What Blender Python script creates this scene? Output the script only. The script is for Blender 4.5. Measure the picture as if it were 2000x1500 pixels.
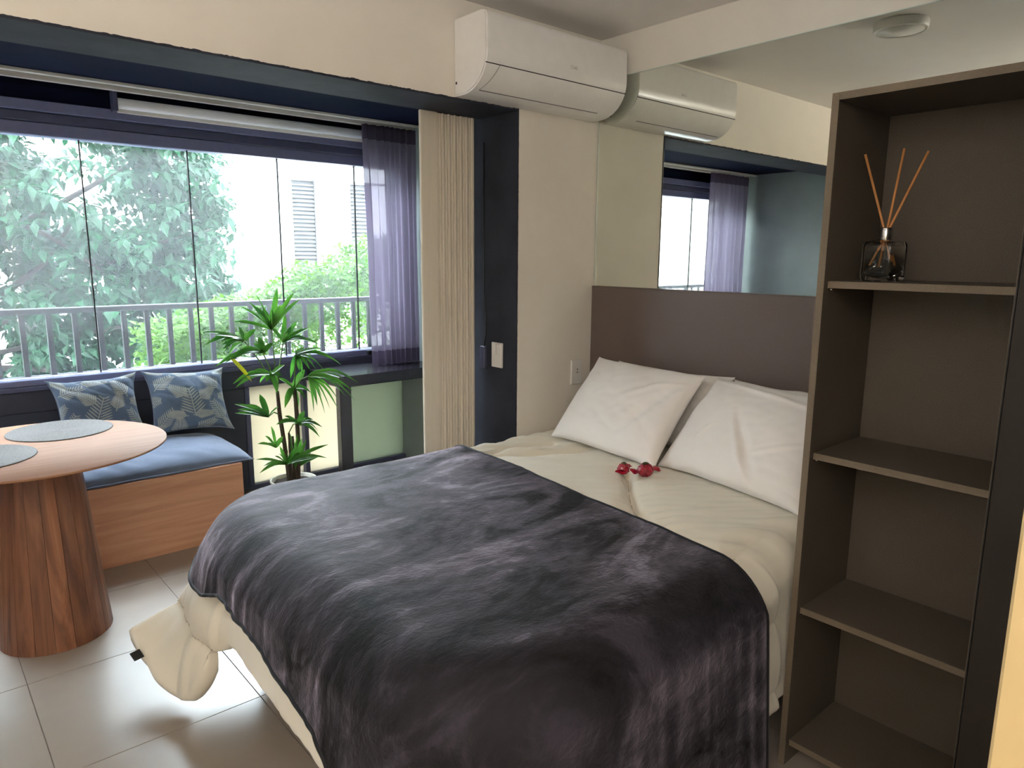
import bpy, bmesh, math, random
import numpy as np
from mathutils import Vector, Matrix, noise as mn
random.seed(7)
PI = math.pi
for o in list(bpy.data.objects): bpy.data.objects.remove(o)
scene = bpy.context.scene
COL = scene.collection

# ------------------------------------------------------------------ camera
F_PX, YAW, PITCH, ROLL, CAM_H = 1388.4248, math.radians(40.9786685), math.radians(-10.25254896), math.radians(0.37983809), 1.48
FW = Vector((math.sin(YAW)*math.cos(PITCH), math.cos(YAW)*math.cos(PITCH), math.sin(PITCH)))
_r0 = Vector((math.cos(YAW), -math.sin(YAW), 0)); _u0 = _r0.cross(FW)
RT = math.cos(ROLL)*_r0 + math.sin(ROLL)*_u0
UP = -math.sin(ROLL)*_r0 + math.cos(ROLL)*_u0
cd = bpy.data.cameras.new('camera'); cam = bpy.data.objects.new('camera', cd); COL.objects.link(cam)
cam.matrix_world = Matrix(((RT.x, UP.x, -FW.x, 0), (RT.y, UP.y, -FW.y, 0), (RT.z, UP.z, -FW.z, CAM_H), (0, 0, 0, 1)))
cd.sensor_width = 36; cd.sensor_fit = 'HORIZONTAL'; cd.lens = F_PX*36/2000; cd.clip_start = 0.02; cd.clip_end = 200
scene.camera = cam

def at(u, v, Y):
    """world point in the plane y = Y seen along the survey ray through photo pixel (u, v)"""
    d = (u-1000)/F_PX*RT - (v-750)/F_PX*UP + FW
    return Vector((0, 0, CAM_H)) + d*(Y/d.y)

# ------------------------------------------------------------------ world, sun, exposure
w = bpy.data.worlds.new('overcast_sky'); scene.world = w; w.use_nodes = True
wn = w.node_tree; wn.nodes.clear()
bg = wn.nodes.new('ShaderNodeBackground'); wo = wn.nodes.new('ShaderNodeOutputWorld')
bg.inputs[0].default_value = (0.86, 0.94, 1.05, 1); bg.inputs[1].default_value = 6.5
wn.links.new(bg.outputs[0], wo.inputs[0])
sd = bpy.data.lights.new('sun', 'SUN'); sd.energy = 0.6; sd.angle = math.radians(25); sd.color = (1.0, 0.96, 0.9)
sun = bpy.data.objects.new('sun', sd); COL.objects.link(sun); sun.location = (0, -10, 20)
sun.rotation_euler = Vector((0.25, 0.62, -0.9)).to_track_quat('-Z', 'Y').to_euler()
vs = scene.view_settings
vs.view_transform = 'Standard'; vs.look = 'None'; vs.gamma = 1; vs.use_curve_mapping = False; vs.exposure = 2.6
FILL_POWER = 46.0; AMBER_POWER = 2.4

# ------------------------------------------------------------------ materials
def lin(c):
    return tuple((x/12.92 if x <= .04045 else ((x+.055)/1.055)**2.4) for x in (v/255 for v in c))
def sock(bs, name, val):
    if name in bs.inputs: bs.inputs[name].default_value = val
class NT:
    def __init__(s, name):
        s.m = bpy.data.materials.new(name); s.m.use_nodes = True; s.t = s.m.node_tree
        s.b = s.t.nodes['Principled BSDF']; s.out = s.t.nodes['Material Output']
    def n(s, typ, **kw):
        x = s.t.nodes.new(typ)
        for k, v in kw.items():
            if k in x.inputs and not hasattr(x, k): x.inputs[k].default_value = v
            elif k.startswith('i_'): x.inputs[k[2:].replace('_', ' ')].default_value = v
            else: setattr(x, k, v)
        return x
    def l(s, a, b): s.t.links.new(a, b)
    def coord(s, scale=(1, 1, 1), kind='Object', rot=(0, 0, 0)):
        tc = s.n('ShaderNodeTexCoord'); mp = s.n('ShaderNodeMapping')
        mp.inputs['Scale'].default_value = scale; mp.inputs['Rotation'].default_value = rot
        s.l(tc.outputs[kind], mp.inputs[0]); return mp.outputs[0]
    def noise(s, vec, scale, detail=4, rough=.55, dist=0):
        x = s.n('ShaderNodeTexNoise'); x.inputs['Scale'].default_value = scale; x.inputs['Detail'].default_value = detail
        x.inputs['Roughness'].default_value = rough; x.inputs['Distortion'].default_value = dist
        s.l(vec, x.inputs['Vector']); return x.outputs['Fac']
    def ramp(s, fac, stops):
        r = s.n('ShaderNodeValToRGB'); e = r.color_ramp.elements
        while len(e) < len(stops): e.new(.5)
        for k, (p, c) in enumerate(stops): e[k].position = p; e[k].color = (*c, 1) if len(c) == 3 else c
        s.l(fac, r.inputs[0]); return r.outputs[0]
    def bump(s, fac, strength=.2, dist=.01):
        b = s.n('ShaderNodeBump'); b.inputs['Strength'].default_value = strength; b.inputs['Distance'].default_value = dist
        s.l(fac, b.inputs['Height']); s.l(b.outputs[0], s.b.inputs['Normal'])

def mat(name, c, rough=.6, var=.06, scale=30, bump=0, bscale=None, metal=0, spec=.5, coat=0, stretch=(1, 1, 1), bdist=.003):
    t = NT(name); v = t.coord(stretch); f = t.noise(v, scale)
    lo = tuple(x*(1-var) for x in c); hi = tuple(min(1, x*(1+var)) for x in c)
    t.l(t.ramp(f, [(.3, lo), (.7, hi)]), t.b.inputs['Base Color'])
    sock(t.b, 'Roughness', rough); sock(t.b, 'Metallic', metal); sock(t.b, 'Specular IOR Level', spec); sock(t.b, 'Coat Weight', coat)
    if bump: t.bump(t.noise(v, bscale or scale*4, 3), bump, bdist)
    return t.m
M = {}
M['wall'] = mat('cream_paint', lin((232, 225, 213)), .75, .03, 4, .15, 60)
M['ceiling'] = mat('ceiling_paint', lin((238, 233, 228)), .85, .02, 3)
M['lamplit_wall'] = mat('lamplit_cream_paint', lin((206, 182, 132)), .7, .02, 4)  # cream of the wall end with warm lamplight put into the colour
M['cement'] = mat('dark_burnt_cement', lin((50, 52, 62)), .75, .22, 7, .25, 22, spec=.2)
M['cement2'] = mat('dark_navy_paint', lin((20, 25, 48)), .9, .12, 5, .1, 30, spec=.08)
M['teal_wall'] = mat('grey_green_paint', lin((132, 140, 140)), .42, .08, 3)
M['alu'] = mat('glare_tinted_anthracite', lin((120, 124, 160)), .38, .05, 40, spec=.5)  # anthracite frame, lightened and blued to carry window glare in its colour
M['alu_dark'] = mat('glare_tinted_black', lin((80, 83, 110)), .35, .05, 40)  # black frame metal, raised by the same painted-in glare
M['panel'] = mat('dark_blue_panel', lin((52, 56, 70)), .45, .08, 12)
M['rail'] = mat('railing_paint', lin((30, 29, 32)), .5, .06, 40)
M['white'] = mat('white_plastic', lin((238, 235, 231)), .22, .02, 20, spec=.5)
M['white2'] = mat('white_plastic_matt', lin((226, 222, 216)), .4, .02, 20)
M['black'] = mat('black_rubber', lin((18, 18, 20)), .5, .05, 40)
M['beige'] = mat('beige_vinyl', lin((226, 216, 198)), .5, .04, 60, .1, 200, stretch=(1, 1, .1))
M['counter'] = mat('black_lacquered_board', lin((44, 42, 50)), .2, .06, 15, spec=.6)
M['headboard'] = mat('taupe_laminate', lin((106, 92, 86)), .42, .06, 160, .08, 300)
M['book'] = mat('brown_melamine', lin((86, 77, 66)), .55, .14, 260, .15, 400)
M['bookedge'] = mat('brown_edge_band', lin((112, 99, 82)), .5, .08, 200)
M['darkdoor'] = mat('black_wardrobe_board', lin((40, 32, 26)), .5, .06, 60)
M['chrome'] = mat('brushed_metal', lin((205, 205, 205)), .25, .03, 60, metal=1)
M['reed'] = mat('rattan_reed', lin((190, 128, 72)), .6, .12, 90, stretch=(1, 1, .1))
M['pot'] = mat('white_ceramic', lin((214, 210, 196)), .3, .03, 20)
M['soil'] = mat('potting_soil', lin((46, 36, 28)), .9, .4, 60, .8, 90)
M['wood_base'] = mat('brown_wood_base', lin((112, 74, 48)), .5, .15, 12, stretch=(1, 8, 8))
M['mattress'] = mat('mattress_fabric', lin((206, 200, 190)), .85, .04, 40)
M['building'] = mat('white_render', lin((180, 178, 173)), .85, .03, 1.5)
M['slat'] = mat('grey_louver_slat', lin((46, 45, 45)), .5, .05, 20)
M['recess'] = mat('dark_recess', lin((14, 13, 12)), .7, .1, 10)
M['ground'] = mat('paved_yard', lin((150, 146, 138)), .9, .15, 2)
M['bark'] = mat('brown_bark', lin((34, 27, 22)), .85, .25, 14, .6, 40)
M['cane'] = mat('dark_fibre_cane', lin((66, 52, 38)), .8, .35, 40, .6, 80)
M['petiole'] = mat('green_petiole', lin((84, 122, 54)), .5, .1, 30)
M['foil'] = mat('red_foil_wrapper', lin((150, 10, 38)), .3, .4, 60, .5, 70, spec=.8)
M['foil_green'] = mat('green_print_on_foil', lin((60, 74, 40)), .35, .3, 80)
M['grout'] = mat('grey_grout', lin((120, 112, 104)), .9, .06, 40)

# floor tile: satin porcelain
t = NT('porcelain_tile'); v = t.coord((1, 1, 1)); f = t.noise(v, 3, 5)
t.l(t.ramp(f, [(.3, lin((146, 135, 124))), (.7, lin((156, 146, 134)))]), t.b.inputs['Base Color']); sock(t.b, 'Roughness', .31); sock(t.b, 'Specular IOR Level', .7)
t.bump(t.noise(v, 160, 2), .03, .002); M['tile'] = t.m

def wood(name, c1, c2, c3, along, rough=.42, sc=1.0, rnd=0):
    t = NT(name); st = [14*sc]*3; st[along] = 0.9*sc
    v = t.coord(tuple(st))
    if rnd:
        oi = t.n('ShaderNodeObjectInfo'); ad = t.n('ShaderNodeVectorMath', operation='ADD'); sc_ = t.n('ShaderNodeVectorMath', operation='SCALE')
        cb = t.n('ShaderNodeCombineXYZ')
        for k in range(3): t.l(oi.outputs['Random'], cb.inputs[k])
        t.l(cb.outputs[0], sc_.inputs[0]); sc_.inputs['Scale'].default_value = 40
        t.l(v, ad.inputs[0]); t.l(sc_.outputs[0], ad.inputs[1]); v = ad.outputs[0]
    f1 = t.noise(v, 1.3, 6, .6, 1.6)
    col = t.ramp(f1, [(.28, c1), (.5, c2), (.72, c3)])
    if rnd:
        mx = t.n('ShaderNodeHueSaturation'); mr = t.n('ShaderNodeMapRange'); mr.inputs['To Min'].default_value = 1-rnd; mr.inputs['To Max'].default_value = 1+rnd
        t.l(oi.outputs['Random'], mr.inputs[0]); t.l(mr.outputs[0], mx.inputs['Value']); t.l(col, mx.inputs['Color']); col = mx.outputs[0]
    t.l(col, t.b.inputs['Base Color']); sock(t.b, 'Roughness', rough)
    t.bump(f1, .06, .004); return t.m
M['wood_top'] = woodtop = wood('light_oak_top', lin((148, 104, 76)), lin((158, 114, 86)), lin((168, 124, 94)), 0, .55, .6)
sock(woodtop.node_tree.nodes['Principled BSDF'], 'Specular IOR Level', .15); sock(woodtop.node_tree.nodes['Principled BSDF'], 'Roughness', .62)
M['wood_stave'] = wood('red_brown_stave', lin((78, 46, 32)), lin((124, 80, 56)), lin((150, 102, 74)), 2, .4, .8, .22)
M['wood_bench'] = wood('oak_bench_veneer', lin((184, 132, 102)), lin((204, 152, 120)), lin((216, 168, 136)), 0, .45, .8)

# fabrics
def fabric(name, c, var=.05, sheen=.2, bump=.15, bscale=500, rough=.85):
    t = NT(name); v = t.coord(); f = t.noise(v, 9, 4)
    t.l(t.ramp(f, [(.3, tuple(x*(1-var) for x in c)), (.7, tuple(min(1, x*(1+var)) for x in c))]), t.b.inputs['Base Color'])
    sock(t.b, 'Roughness', rough); sock(t.b, 'Sheen Weight', sheen); sock(t.b, 'Specular IOR Level', .25)
    t.bump(t.noise(v, bscale, 2), bump, .001); return t.m
M['duvet'] = fabric('cream_duvet_cotton', lin((226, 218, 200)), .02)
M['stitch'] = fabric('stitching_thread', lin((176, 162, 138)), .05)
M['pillow'] = fabric('white_pillow_cotton', lin((232, 226, 220)), .015)
M['cushion_blue'] = fabric('blue_grey_canvas', lin((112, 124, 148)), .08, .3)

# velvet throw: pile lies in brushed patches
t = NT('charcoal_plush'); v = t.coord((1, 1, 1)); v2 = t.coord((1.0, 2.0, 1.2), rot=(0, 0, .6))
fa = t.noise(v2, 1.9, 5, .6, 1.2); fb = t.noise(v2, 9, 5, .6, 1.0); fc = t.noise(v, 900, 2); fd = t.noise(v2, 26, 4, .6, 2.0)
mixf = t.n('ShaderNodeMath', operation='MULTIPLY_ADD'); t.l(fb, mixf.inputs[0]); mixf.inputs[1].default_value = .30; t.l(fa, mixf.inputs[2])
pat = t.ramp(mixf.outputs[0], [(.53, (0, 0, 0)), (.60, (.20, .20, .20)), (.69, (.38, .38, .38)), (.78, (1, 1, 1))])
t.l(t.ramp(pat, [(0, lin((8, 7, 9))), (1, lin((44, 40, 50)))]), t.b.inputs['Base Color'])
mr = t.n('ShaderNodeMapRange'); t.l(pat, mr.inputs[0]); mr.inputs['To Min'].default_value = .05; mr.inputs['To Max'].default_value = 1.0
t.l(mr.outputs[0], t.b.inputs['Sheen Weight']); sock(t.b, 'Sheen Roughness', .38); sock(t.b, 'Sheen Tint', (.86, .76, .90, 1))
sock(t.b, 'Roughness', .7); sock(t.b, 'Specular IOR Level', .25)
ad = t.n('ShaderNodeMath', operation='MULTIPLY_ADD'); t.l(fc, ad.inputs[0]); ad.inputs[1].default_value = .08; t.l(fd, ad.inputs[2])
t.bump(ad.outputs[0], .34, .008); M['plush'] = t.m
M['plush_edge'] = fabric('black_satin_binding', lin((20, 20, 24)), .05, .1, rough=.6)

# printed cushion cover (colour attribute carries the leaf print)
t = NT('leaf_print_cotton'); a = t.n('ShaderNodeVertexColor'); a.layer_name = 'print'
t.l(a.outputs[0], t.b.inputs['Base Color']); sock(t.b, 'Roughness', .85); sock(t.b, 'Sheen Weight', .3); t.bump(t.noise(t.coord(), 500, 2), .2, .001); M['print'] = t.m

# woven placemat
M['mat'] = mat('grey_woven_cord', lin((122, 118, 116)), .85, .25, 220, .4, 400)

# glass
def glass(name, tint, ior=1.45, refl=1.0, haze=0.0):
    t = NT(name); t.t.nodes.remove(t.b)
    tr = t.n('ShaderNodeBsdfTransparent'); tr.inputs[0].default_value = (*tint, 1)
    gl = t.n('ShaderNodeBsdfGlossy'); gl.inputs['Roughness'].default_value = .02
    fr = t.n('ShaderNodeFresnel'); fr.inputs[0].default_value = ior
    mu = t.n('ShaderNodeMath', operation='MULTIPLY'); t.l(fr.outputs[0], mu.inputs[0]); mu.inputs[1].default_value = refl
    mx = t.n('ShaderNodeMixShader'); t.l(mu.outputs[0], mx.inputs[0]); t.l(tr.outputs[0], mx.inputs[1]); t.l(gl.outputs[0], mx.inputs[2])
    res = mx.outputs[0]
    if haze:
        tl = t.n('ShaderNodeBsdfTranslucent'); tl.inputs[0].default_value = (.9, .95, 1, 1)
        m2 = t.n('ShaderNodeMixShader'); m2.inputs[0].default_value = haze
        t.l(res, m2.inputs[1]); t.l(tl.outputs[0], m2.inputs[2]); res = m2.outputs[0]
    t.l(res, t.out.inputs[0]); return t.m
M['glass'] = glass('clear_window_glass', (.95, .98, .97), 1.35, .7, .02)
t = NT('clear_bottle_glass'); t.b.inputs['Base Color'].default_value = (.96, .97, .94, 1); sock(t.b, 'Roughness', .0); sock(t.b, 'IOR', 1.45); sock(t.b, 'Transmission Weight', 1.0); M['bottle'] = t.m
M['liquid'] = glass('pale_perfume', (.85, .8, .62), 1.2, .6)
# frosted glass
def frosted(name, c1, c2):
    t = NT(name); t.t.nodes.remove(t.b)
    tl = t.n('ShaderNodeBsdfTranslucent'); tl.inputs[0].default_value = (*lin(c1), 1)
    df = t.n('ShaderNodeBsdfDiffuse'); df.inputs[0].default_value = (*lin(c2), 1)
    gl = t.n('ShaderNodeBsdfGlossy'); gl.inputs['Roughness'].default_value = .25; gl.inputs[0].default_value = (.8, .85, .82, 1)
    m1 = t.n('ShaderNodeMixShader'); m1.inputs[0].default_value = .75; t.l(df.outputs[0], m1.inputs[1]); t.l(tl.outputs[0], m1.inputs[2])
    m2 = t.n('ShaderNodeMixShader'); m2.inputs[0].default_value = .06; t.l(m1.outputs[0], m2.inputs[1]); t.l(gl.outputs[0], m2.inputs[2])
    t.l(m2.outputs[0], t.out.inputs[0]); return t.m
M['frosted'] = frosted('frosted_glass', (214, 208, 192), (190, 200, 186)); M['frosted_green_shaded'] = frosted('shaded_greenish_frosted_glass', (150, 156, 142), (130, 142, 130))  # second glass is greenish and has the counter's shade mixed into its colours
# sheer curtain
def sheer(name, c, through):
    t = NT(name); t.t.nodes.remove(t.b)
    tl = t.n('ShaderNodeBsdfTranslucent'); tl.inputs[0].default_value = (*c, 1)
    df = t.n('ShaderNodeBsdfDiffuse'); df.inputs[0].default_value = (*c, 1)
    tr = t.n('ShaderNodeBsdfTransparent'); tr.inputs[0].default_value = (.93, .92, 1, 1)
    m1 = t.n('ShaderNodeMixShader'); m1.inputs[0].default_value = .6; t.l(df.outputs[0], m1.inputs[1]); t.l(tl.outputs[0], m1.inputs[2])
    m2 = t.n('ShaderNodeMixShader'); m2.inputs[0].default_value = through; t.l(m1.outputs[0], m2.inputs[1]); t.l(tr.outputs[0], m2.inputs[2])
    t.l(m2.outputs[0], t.out.inputs[0]); return t.m
M['sheer'] = sheer('lavender_voile', lin((126, 116, 136)), .04)
M['sheer_hem'] = sheer('double_lavender_voile', lin((84, 74, 92)), .02)
M['blind'] = mat('roller_blind_cloth', lin((240, 240, 242)), .7, .01, 20)
# mirror
t = NT('silvered_mirror'); sock(t.b, 'Metallic', 1.0); sock(t.b, 'Roughness', .0); t.b.inputs['Base Color'].default_value = (.83, .86, .80, 1)
M['mirror'] = t.m
M['mirror_edge'] = mat('polished_glass_edge', lin((206, 218, 208)), .15, .02, 30)
# leaves
def leafmat(name, c1, c2, gloss=.35, trans=.35):
    t = NT(name); a = t.n('ShaderNodeObjectInfo'); v = t.coord((1, 1, 1), 'Object'); f = t.noise(v, 7, 2)
    col = t.ramp(f, [(.3, c1), (.7, c2)])
    t.l(col, t.b.inputs['Base Color']); sock(t.b, 'Roughness', gloss); sock(t.b, 'Specular IOR Level', .25 if gloss > .4 else .5)
    tl = t.n('ShaderNodeBsdfTranslucent'); hs = t.n('ShaderNodeHueSaturation'); hs.inputs['Value'].default_value = 1.8; hs.inputs['Saturation'].default_value = 1.1
    t.l(col, hs.inputs['Color']); t.l(hs.outputs[0], tl.inputs[0])
    mx = t.n('ShaderNodeMixShader'); mx.inputs[0].default_value = trans; t.l(t.b.outputs[0], mx.inputs[1]); t.l(tl.outputs[0], mx.inputs[2])
    t.l(mx.outputs[0], t.out.inputs[0]); return t.m
M['palm'] = leafmat('palm_leaf', lin((48, 92, 42)), lin((88, 138, 62)), .25, .35)
M['palm_yellow'] = leafmat('yellowing_leaf', lin((150, 150, 50)), lin((176, 172, 70)), .4, .3)
M['tree'] = leafmat('tree_leaf', lin((6, 32, 17)), lin((16, 54, 32)), .6, .22)
M['shrub'] = leafmat('shrub_leaf', lin((36, 66, 14)), lin((62, 92, 26)), .6, .3)
t = NT('lamp_glow'); t.b.inputs['Base Color'].default_value = (1, .9, .75, 1); sock(t.b, 'Emission Color', (1, .78, .5, 1)); sock(t.b, 'Emission Strength', 6); M['glow'] = t.m

# ------------------------------------------------------------------ object helpers
def tag(o, label=None, cat=None, group=None, kind=None):
    if label: o['label'] = label
    if cat: o['category'] = cat
    if group: o['group'] = group
    if kind: o['kind'] = kind
    return o
def thing(name, label, cat, loc=(0, 0, 0), group=None, kind=None):
    o = bpy.data.objects.new(name, None); COL.objects.link(o); o.location = loc; o.empty_display_size = .1
    return tag(o, label, cat, group, kind)
def link(name, me, m, parent=None, smooth=False):
    o = bpy.data.objects.new(name, me); COL.objects.link(o)
    if m is not None and len(me.materials) == 0: me.materials.append(M[m] if isinstance(m, str) else m)
    if smooth:
        me.polygons.foreach_set('use_smooth', [True]*len(me.polygons))
    if parent is not None:
        o.parent = parent
        base = parent
        off = Vector((0, 0, 0))
        while base is not None: off += Vector(base.location); base = base.parent
        me.transform(Matrix.Translation(-off)) if me.users <= 1 else None
    return o
def bm_obj(name, bm, m, parent=None, smooth=False):
    bmesh.ops.recalc_face_normals(bm, faces=bm.faces)
    me = bpy.data.meshes.new(name); bm.to_mesh(me); bm.free()
    return link(name, me, m, parent, smooth)
def add_box(bm, lo, hi, bev=0, seg=1):
    vs = [bm.verts.new((x, y, z)) for x in (lo[0], hi[0]) for y in (lo[1], hi[1]) for z in (lo[2], hi[2])]
    fs = [bm.faces.new([vs[i] for i in q]) for q in ((0, 1, 3, 2), (4, 6, 7, 5), (0, 4, 5, 1), (2, 3, 7, 6), (0, 2, 6, 4), (1, 5, 7, 3))]
    if bev:
        es = list({e for f in fs for e in f.edges})
        bmesh.ops.bevel(bm, geom=es, offset=bev, segments=seg, affect='EDGES', profile=.5)
def box(name, lo, hi, m, parent=None, bev=.002, seg=1):
    bm = bmesh.new(); add_box(bm, lo, hi, bev, seg); return bm_obj(name, bm, m, parent)
def boxes(name, lst, m, parent=None, bev=.002):
    bm = bmesh.new()
    for lo, hi in lst: add_box(bm, lo, hi, bev)
    return bm_obj(name, bm, m, parent)
def add_tube(bm, pts, rad, seg=8, cap=True):
    pts = [Vector(p) for p in pts]; rings = []
    ref = Vector((.31, .22, .93))
    for i, p in enumerate(pts):
        d = (pts[min(i+1, len(pts)-1)]-pts[max(i-1, 0)]).normalized()
        a = d.cross(ref)
        if a.length < .05: a = d.cross(Vector((1, 0, 0)))
        a.normalize(); b = d.cross(a)
        r = rad[i] if isinstance(rad, (list, tuple)) else rad
        rings.append([bm.verts.new(p+r*(math.cos(2*PI*k/seg)*a+math.sin(2*PI*k/seg)*b)) for k in range(seg)])
    for A, B in zip(rings, rings[1:]):
        for k in range(seg): bm.faces.new((A[k], A[(k+1) % seg], B[(k+1) % seg], B[k]))
    if cap: bm.faces.new(rings[0][::-1]); bm.faces.new(rings[-1])
def tube(name, pts, rad, m, parent=None, seg=8):
    bm = bmesh.new(); add_tube(bm, pts, rad, seg); return bm_obj(name, bm, m, parent, True)
def add_lathe(bm, prof, c=(0, 0, 0), seg=48):
    rings = []
    for r, z in prof:
        if r < 1e-6: rings.append([bm.verts.new((c[0], c[1], c[2]+z))])
        else: rings.append([bm.verts.new((c[0]+r*math.cos(2*PI*k/seg), c[1]+r*math.sin(2*PI*k/seg), c[2]+z)) for k in range(seg)])
    for A, B in zip(rings, rings[1:]):
        for k in range(seg):
            q = [A[k % len(A)], A[(k+1) % len(A)], B[(k+1) % len(B)], B[k % len(B)]]
            q2 = []
            for x in q:
                if x not in q2: q2.append(x)
            if len(q2) > 2: bm.faces.new(q2)
def lathe(name, prof, c, m, parent=None, seg=48, smooth=True):
    bm = bmesh.new(); add_lathe(bm, prof, c, seg); return bm_obj(name, bm, m, parent, smooth)
def grid_obj(name, P, m, parent=None, closed_u=False, smooth=True):
    """P[i][j] rows of points -> quad mesh"""
    n, k = len(P), len(P[0]); vs = [tuple(p) for r in P for p in r]; fs = []
    for i in range(n-1):
        for j in range(k-1+(1 if closed_u else 0)):
            a, b = i*k+j, i*k+(j+1) % k; fs.append((a, b, b+k, a+k))
    me = bpy.data.meshes.new(name); me.from_pydata(vs, [], fs); me.update()
    return link(name, me, m, parent, smooth)
def prism_x(name, prof, x0, x1, m, parent=None, smooth=False):
    bm = bmesh.new()
    A = [bm.verts.new((x0, y, z)) for y, z in prof]; B = [bm.verts.new((x1, y, z)) for y, z in prof]
    n = len(prof)
    for i in range(n): bm.faces.new((A[i], A[(i+1) % n], B[(i+1) % n], B[i]))
    bm.faces.new(A[::-1]); bm.faces.new(B)
    return bm_obj(name, bm, m, parent, smooth)
def ns(x, y, z=0.0): return mn.noise(Vector((x, y, z)))
def sstep(a, b, x):
    t = min(1, max(0, (x-a)/(b-a))); return t*t*(3-2*t)
def interp(x, xs, ys):
    return float(np.interp(x, xs, ys))

# ------------------------------------------------------------------ setting
XL, XM, YF, YB, YG, ZC = -1.47, 2.72, 2.49, -2.2, 4.40, 2.50      # left wall, mirror wall, window wall, back wall, glazing, ceiling
YI = 2.757                                                         # inner face of the thick window wall
XR = 2.75                                                          # right wall of the bay
OX, OZ = 2.19, 2.113                                               # opening corner
S = 'structure'
# floor of porcelain tiles
fl = thing('floor', None, None, (0, 0, 0), kind=S)
box('grout_bed', (XL-.1, YB-.1, -.08), (XR+.1, 4.5, -.0035), 'grout', fl, 0)
tm = None; T = .5895
for i in range(-3, 5):
    for j in range(-8, 4):
        x0, y0 = .205+T*i, 2.207+T*j
        a, b, c, d = max(x0, XL), max(y0, YB), min(x0+T, XR), min(y0+T, 4.38)
        if c-a < .02 or d-b < .02: continue
        box('tile', (a+.0012, b+.0012, -.012), (c-.0012, d-.0012, 0), 'tile', fl, .0008)
cl = box('ceiling', (XL-.1, YB-.1, ZC), (XM+.1, YI, ZC+.12), 'ceiling', None, 0); tag(cl, kind=S)
bc = box('ceiling_bay', (XL-.1, YI, 2.315), (XR+.1, 4.62, 2.62), 'cement2', None, 0); tag(bc, kind=S)
# window wall (with the big opening)
ww = boxes('wall_window', [((XL, YF, OZ), (OX, YI, ZC)), ((OX, YF, 0), (XM+.1, YI, ZC))], 'wall', None, 0); tag(ww, kind=S)
wr = box('wall_right', (XM, YB, 0), (XM+.1, YF, ZC), 'wall', None, 0); tag(wr, kind=S)
wl = box('wall_left', (XL-.1, YB, 0), (XL, YI-.05, ZC), 'wall', None, 0); tag(wl, kind=S)
wb = box('wall_back', (XL-.1, YB-.1, 0), (XM+.1, YB, ZC), 'wall', None, 0); tag(wb, kind=S)
w1 = box('wall_bay_left', (XL-.1, YI-.05, 0), (XL, 4.55, 2.315), 'teal_wall', None, 0); tag(w1, kind=S)
w2 = box('wall_bay_right', (XR, YI, 0), (XR+.1, 4.55, 2.315), 'teal_wall', None, 0); tag(w2, kind=S)
# cream wall end right beside the camera
we = box('wall_end', (1.0, -.9, 0), (1.25, .212, ZC), 'lamplit_wall', None, .004); tag(we, kind=S)
# dark cement lining with a ragged painted edge on soffit and jamb
bm = bmesh.new(); N = 420
def lip(k): return .004+.006*abs(ns(k*.9, 3.1))+.004*max(0, ns(k*.23, 9))
rowA = []; rowB = []; rowC = []
for k in range(N+1):
    x = XL+(OX-.002-XL)*k/N
    rowA.append(bm.verts.new((x, YF-.0025, OZ+lip(k)))); rowB.append(bm.verts.new((x, YF-.003, OZ-.003))); rowC.append(bm.verts.new((x, YI+.002, OZ-.003)))
for k in range(N):
    bm.faces.new((rowA[k], rowA[k+1], rowB[k+1], rowB[k])); bm.faces.new((rowB[k], rowB[k+1], rowC[k+1], rowC[k]))
b1 = [bm.verts.new((x, YI+.002, OZ+.08)) for x in (XL, OX)]
o = bm_obj('trim_1', bm, 'cement'); tag(o, kind=S)
bm = bmesh.new(); N = 260; rowA = []; rowB = []; rowC = []; rowD = []
for k in range(N+1):
    z = (OZ+.008)*k/N
    rowA.append(bm.verts.new((OX+.4*lip(k+500), YF-.0025, z))); rowB.append(bm.verts.new((OX-.003, YF-.003, z))); rowC.append(bm.verts.new((OX-.003, YI+.05, z))); rowD.append(bm.verts.new((OX+.05, YI+.05, z)))
for k in range(N):
    for A, B in ((rowA, rowB), (rowB, rowC), (rowC, rowD)): bm.faces.new((A[k], A[k+1], B[k+1], B[k]))
o = bm_obj('trim_2', bm, 'cement'); tag(o, kind=S)

# ------------------------------------------------------------------ glazing of the bay
win = thing('window_1', None, None, (0, YG, 0), kind=S)
# header: stepped aluminium profiles
for lo, hi, m in (((XL, 4.31, 2.165), (XR, 4.45, 2.215), 'alu'), ((XL, 4.335, 2.118), (XR, 4.45, 2.163), 'alu_dark'), ((XL, 4.355, 2.055), (XR, 4.45, 2.116), 'alu')):
    box('header_profile', lo, hi, m, win, .003)
box('header_board', (XL, 4.36, 2.217), (XR, 4.45, 2.313), 'cement2', win, .002)
for lo, hi, m in (((XL, 4.34, .80), (XR, 4.45, .832), 'alu'), ((XL, 4.325, .775), (XR, 4.45, .799), 'alu_dark')):
    box('sill_profile', lo, hi, m, win, .003)
jx = [-1.32, -.785, -.25, .285, .822, 1.357, 1.885, 2.412]
edges = [XL]+jx+[XR]
for a, b in zip(edges, edges[1:]):
    box('pane', (a+.002, 4.392, .833), (b-.002, 4.400, 2.056), 'glass', win, 0)
for x in jx: box('pane_seal', (x-.0028, 4.389, .833), (x+.0028, 4.403, 2.056), 'black', win, 0)
ha = thing('window_latch', 'small black latch at the right end of the lower window frame', 'latch', (2.47, 4.32, .80))
box('latch_base', (2.43, 4.305, .80), (2.50, 4.33, .83), 'black', ha, .004, 2); tube('latch_lever', [(2.47, 4.305, .82), (2.46, 4.285, .845), (2.485, 4.28, .87)], .006, 'black', ha)
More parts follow.
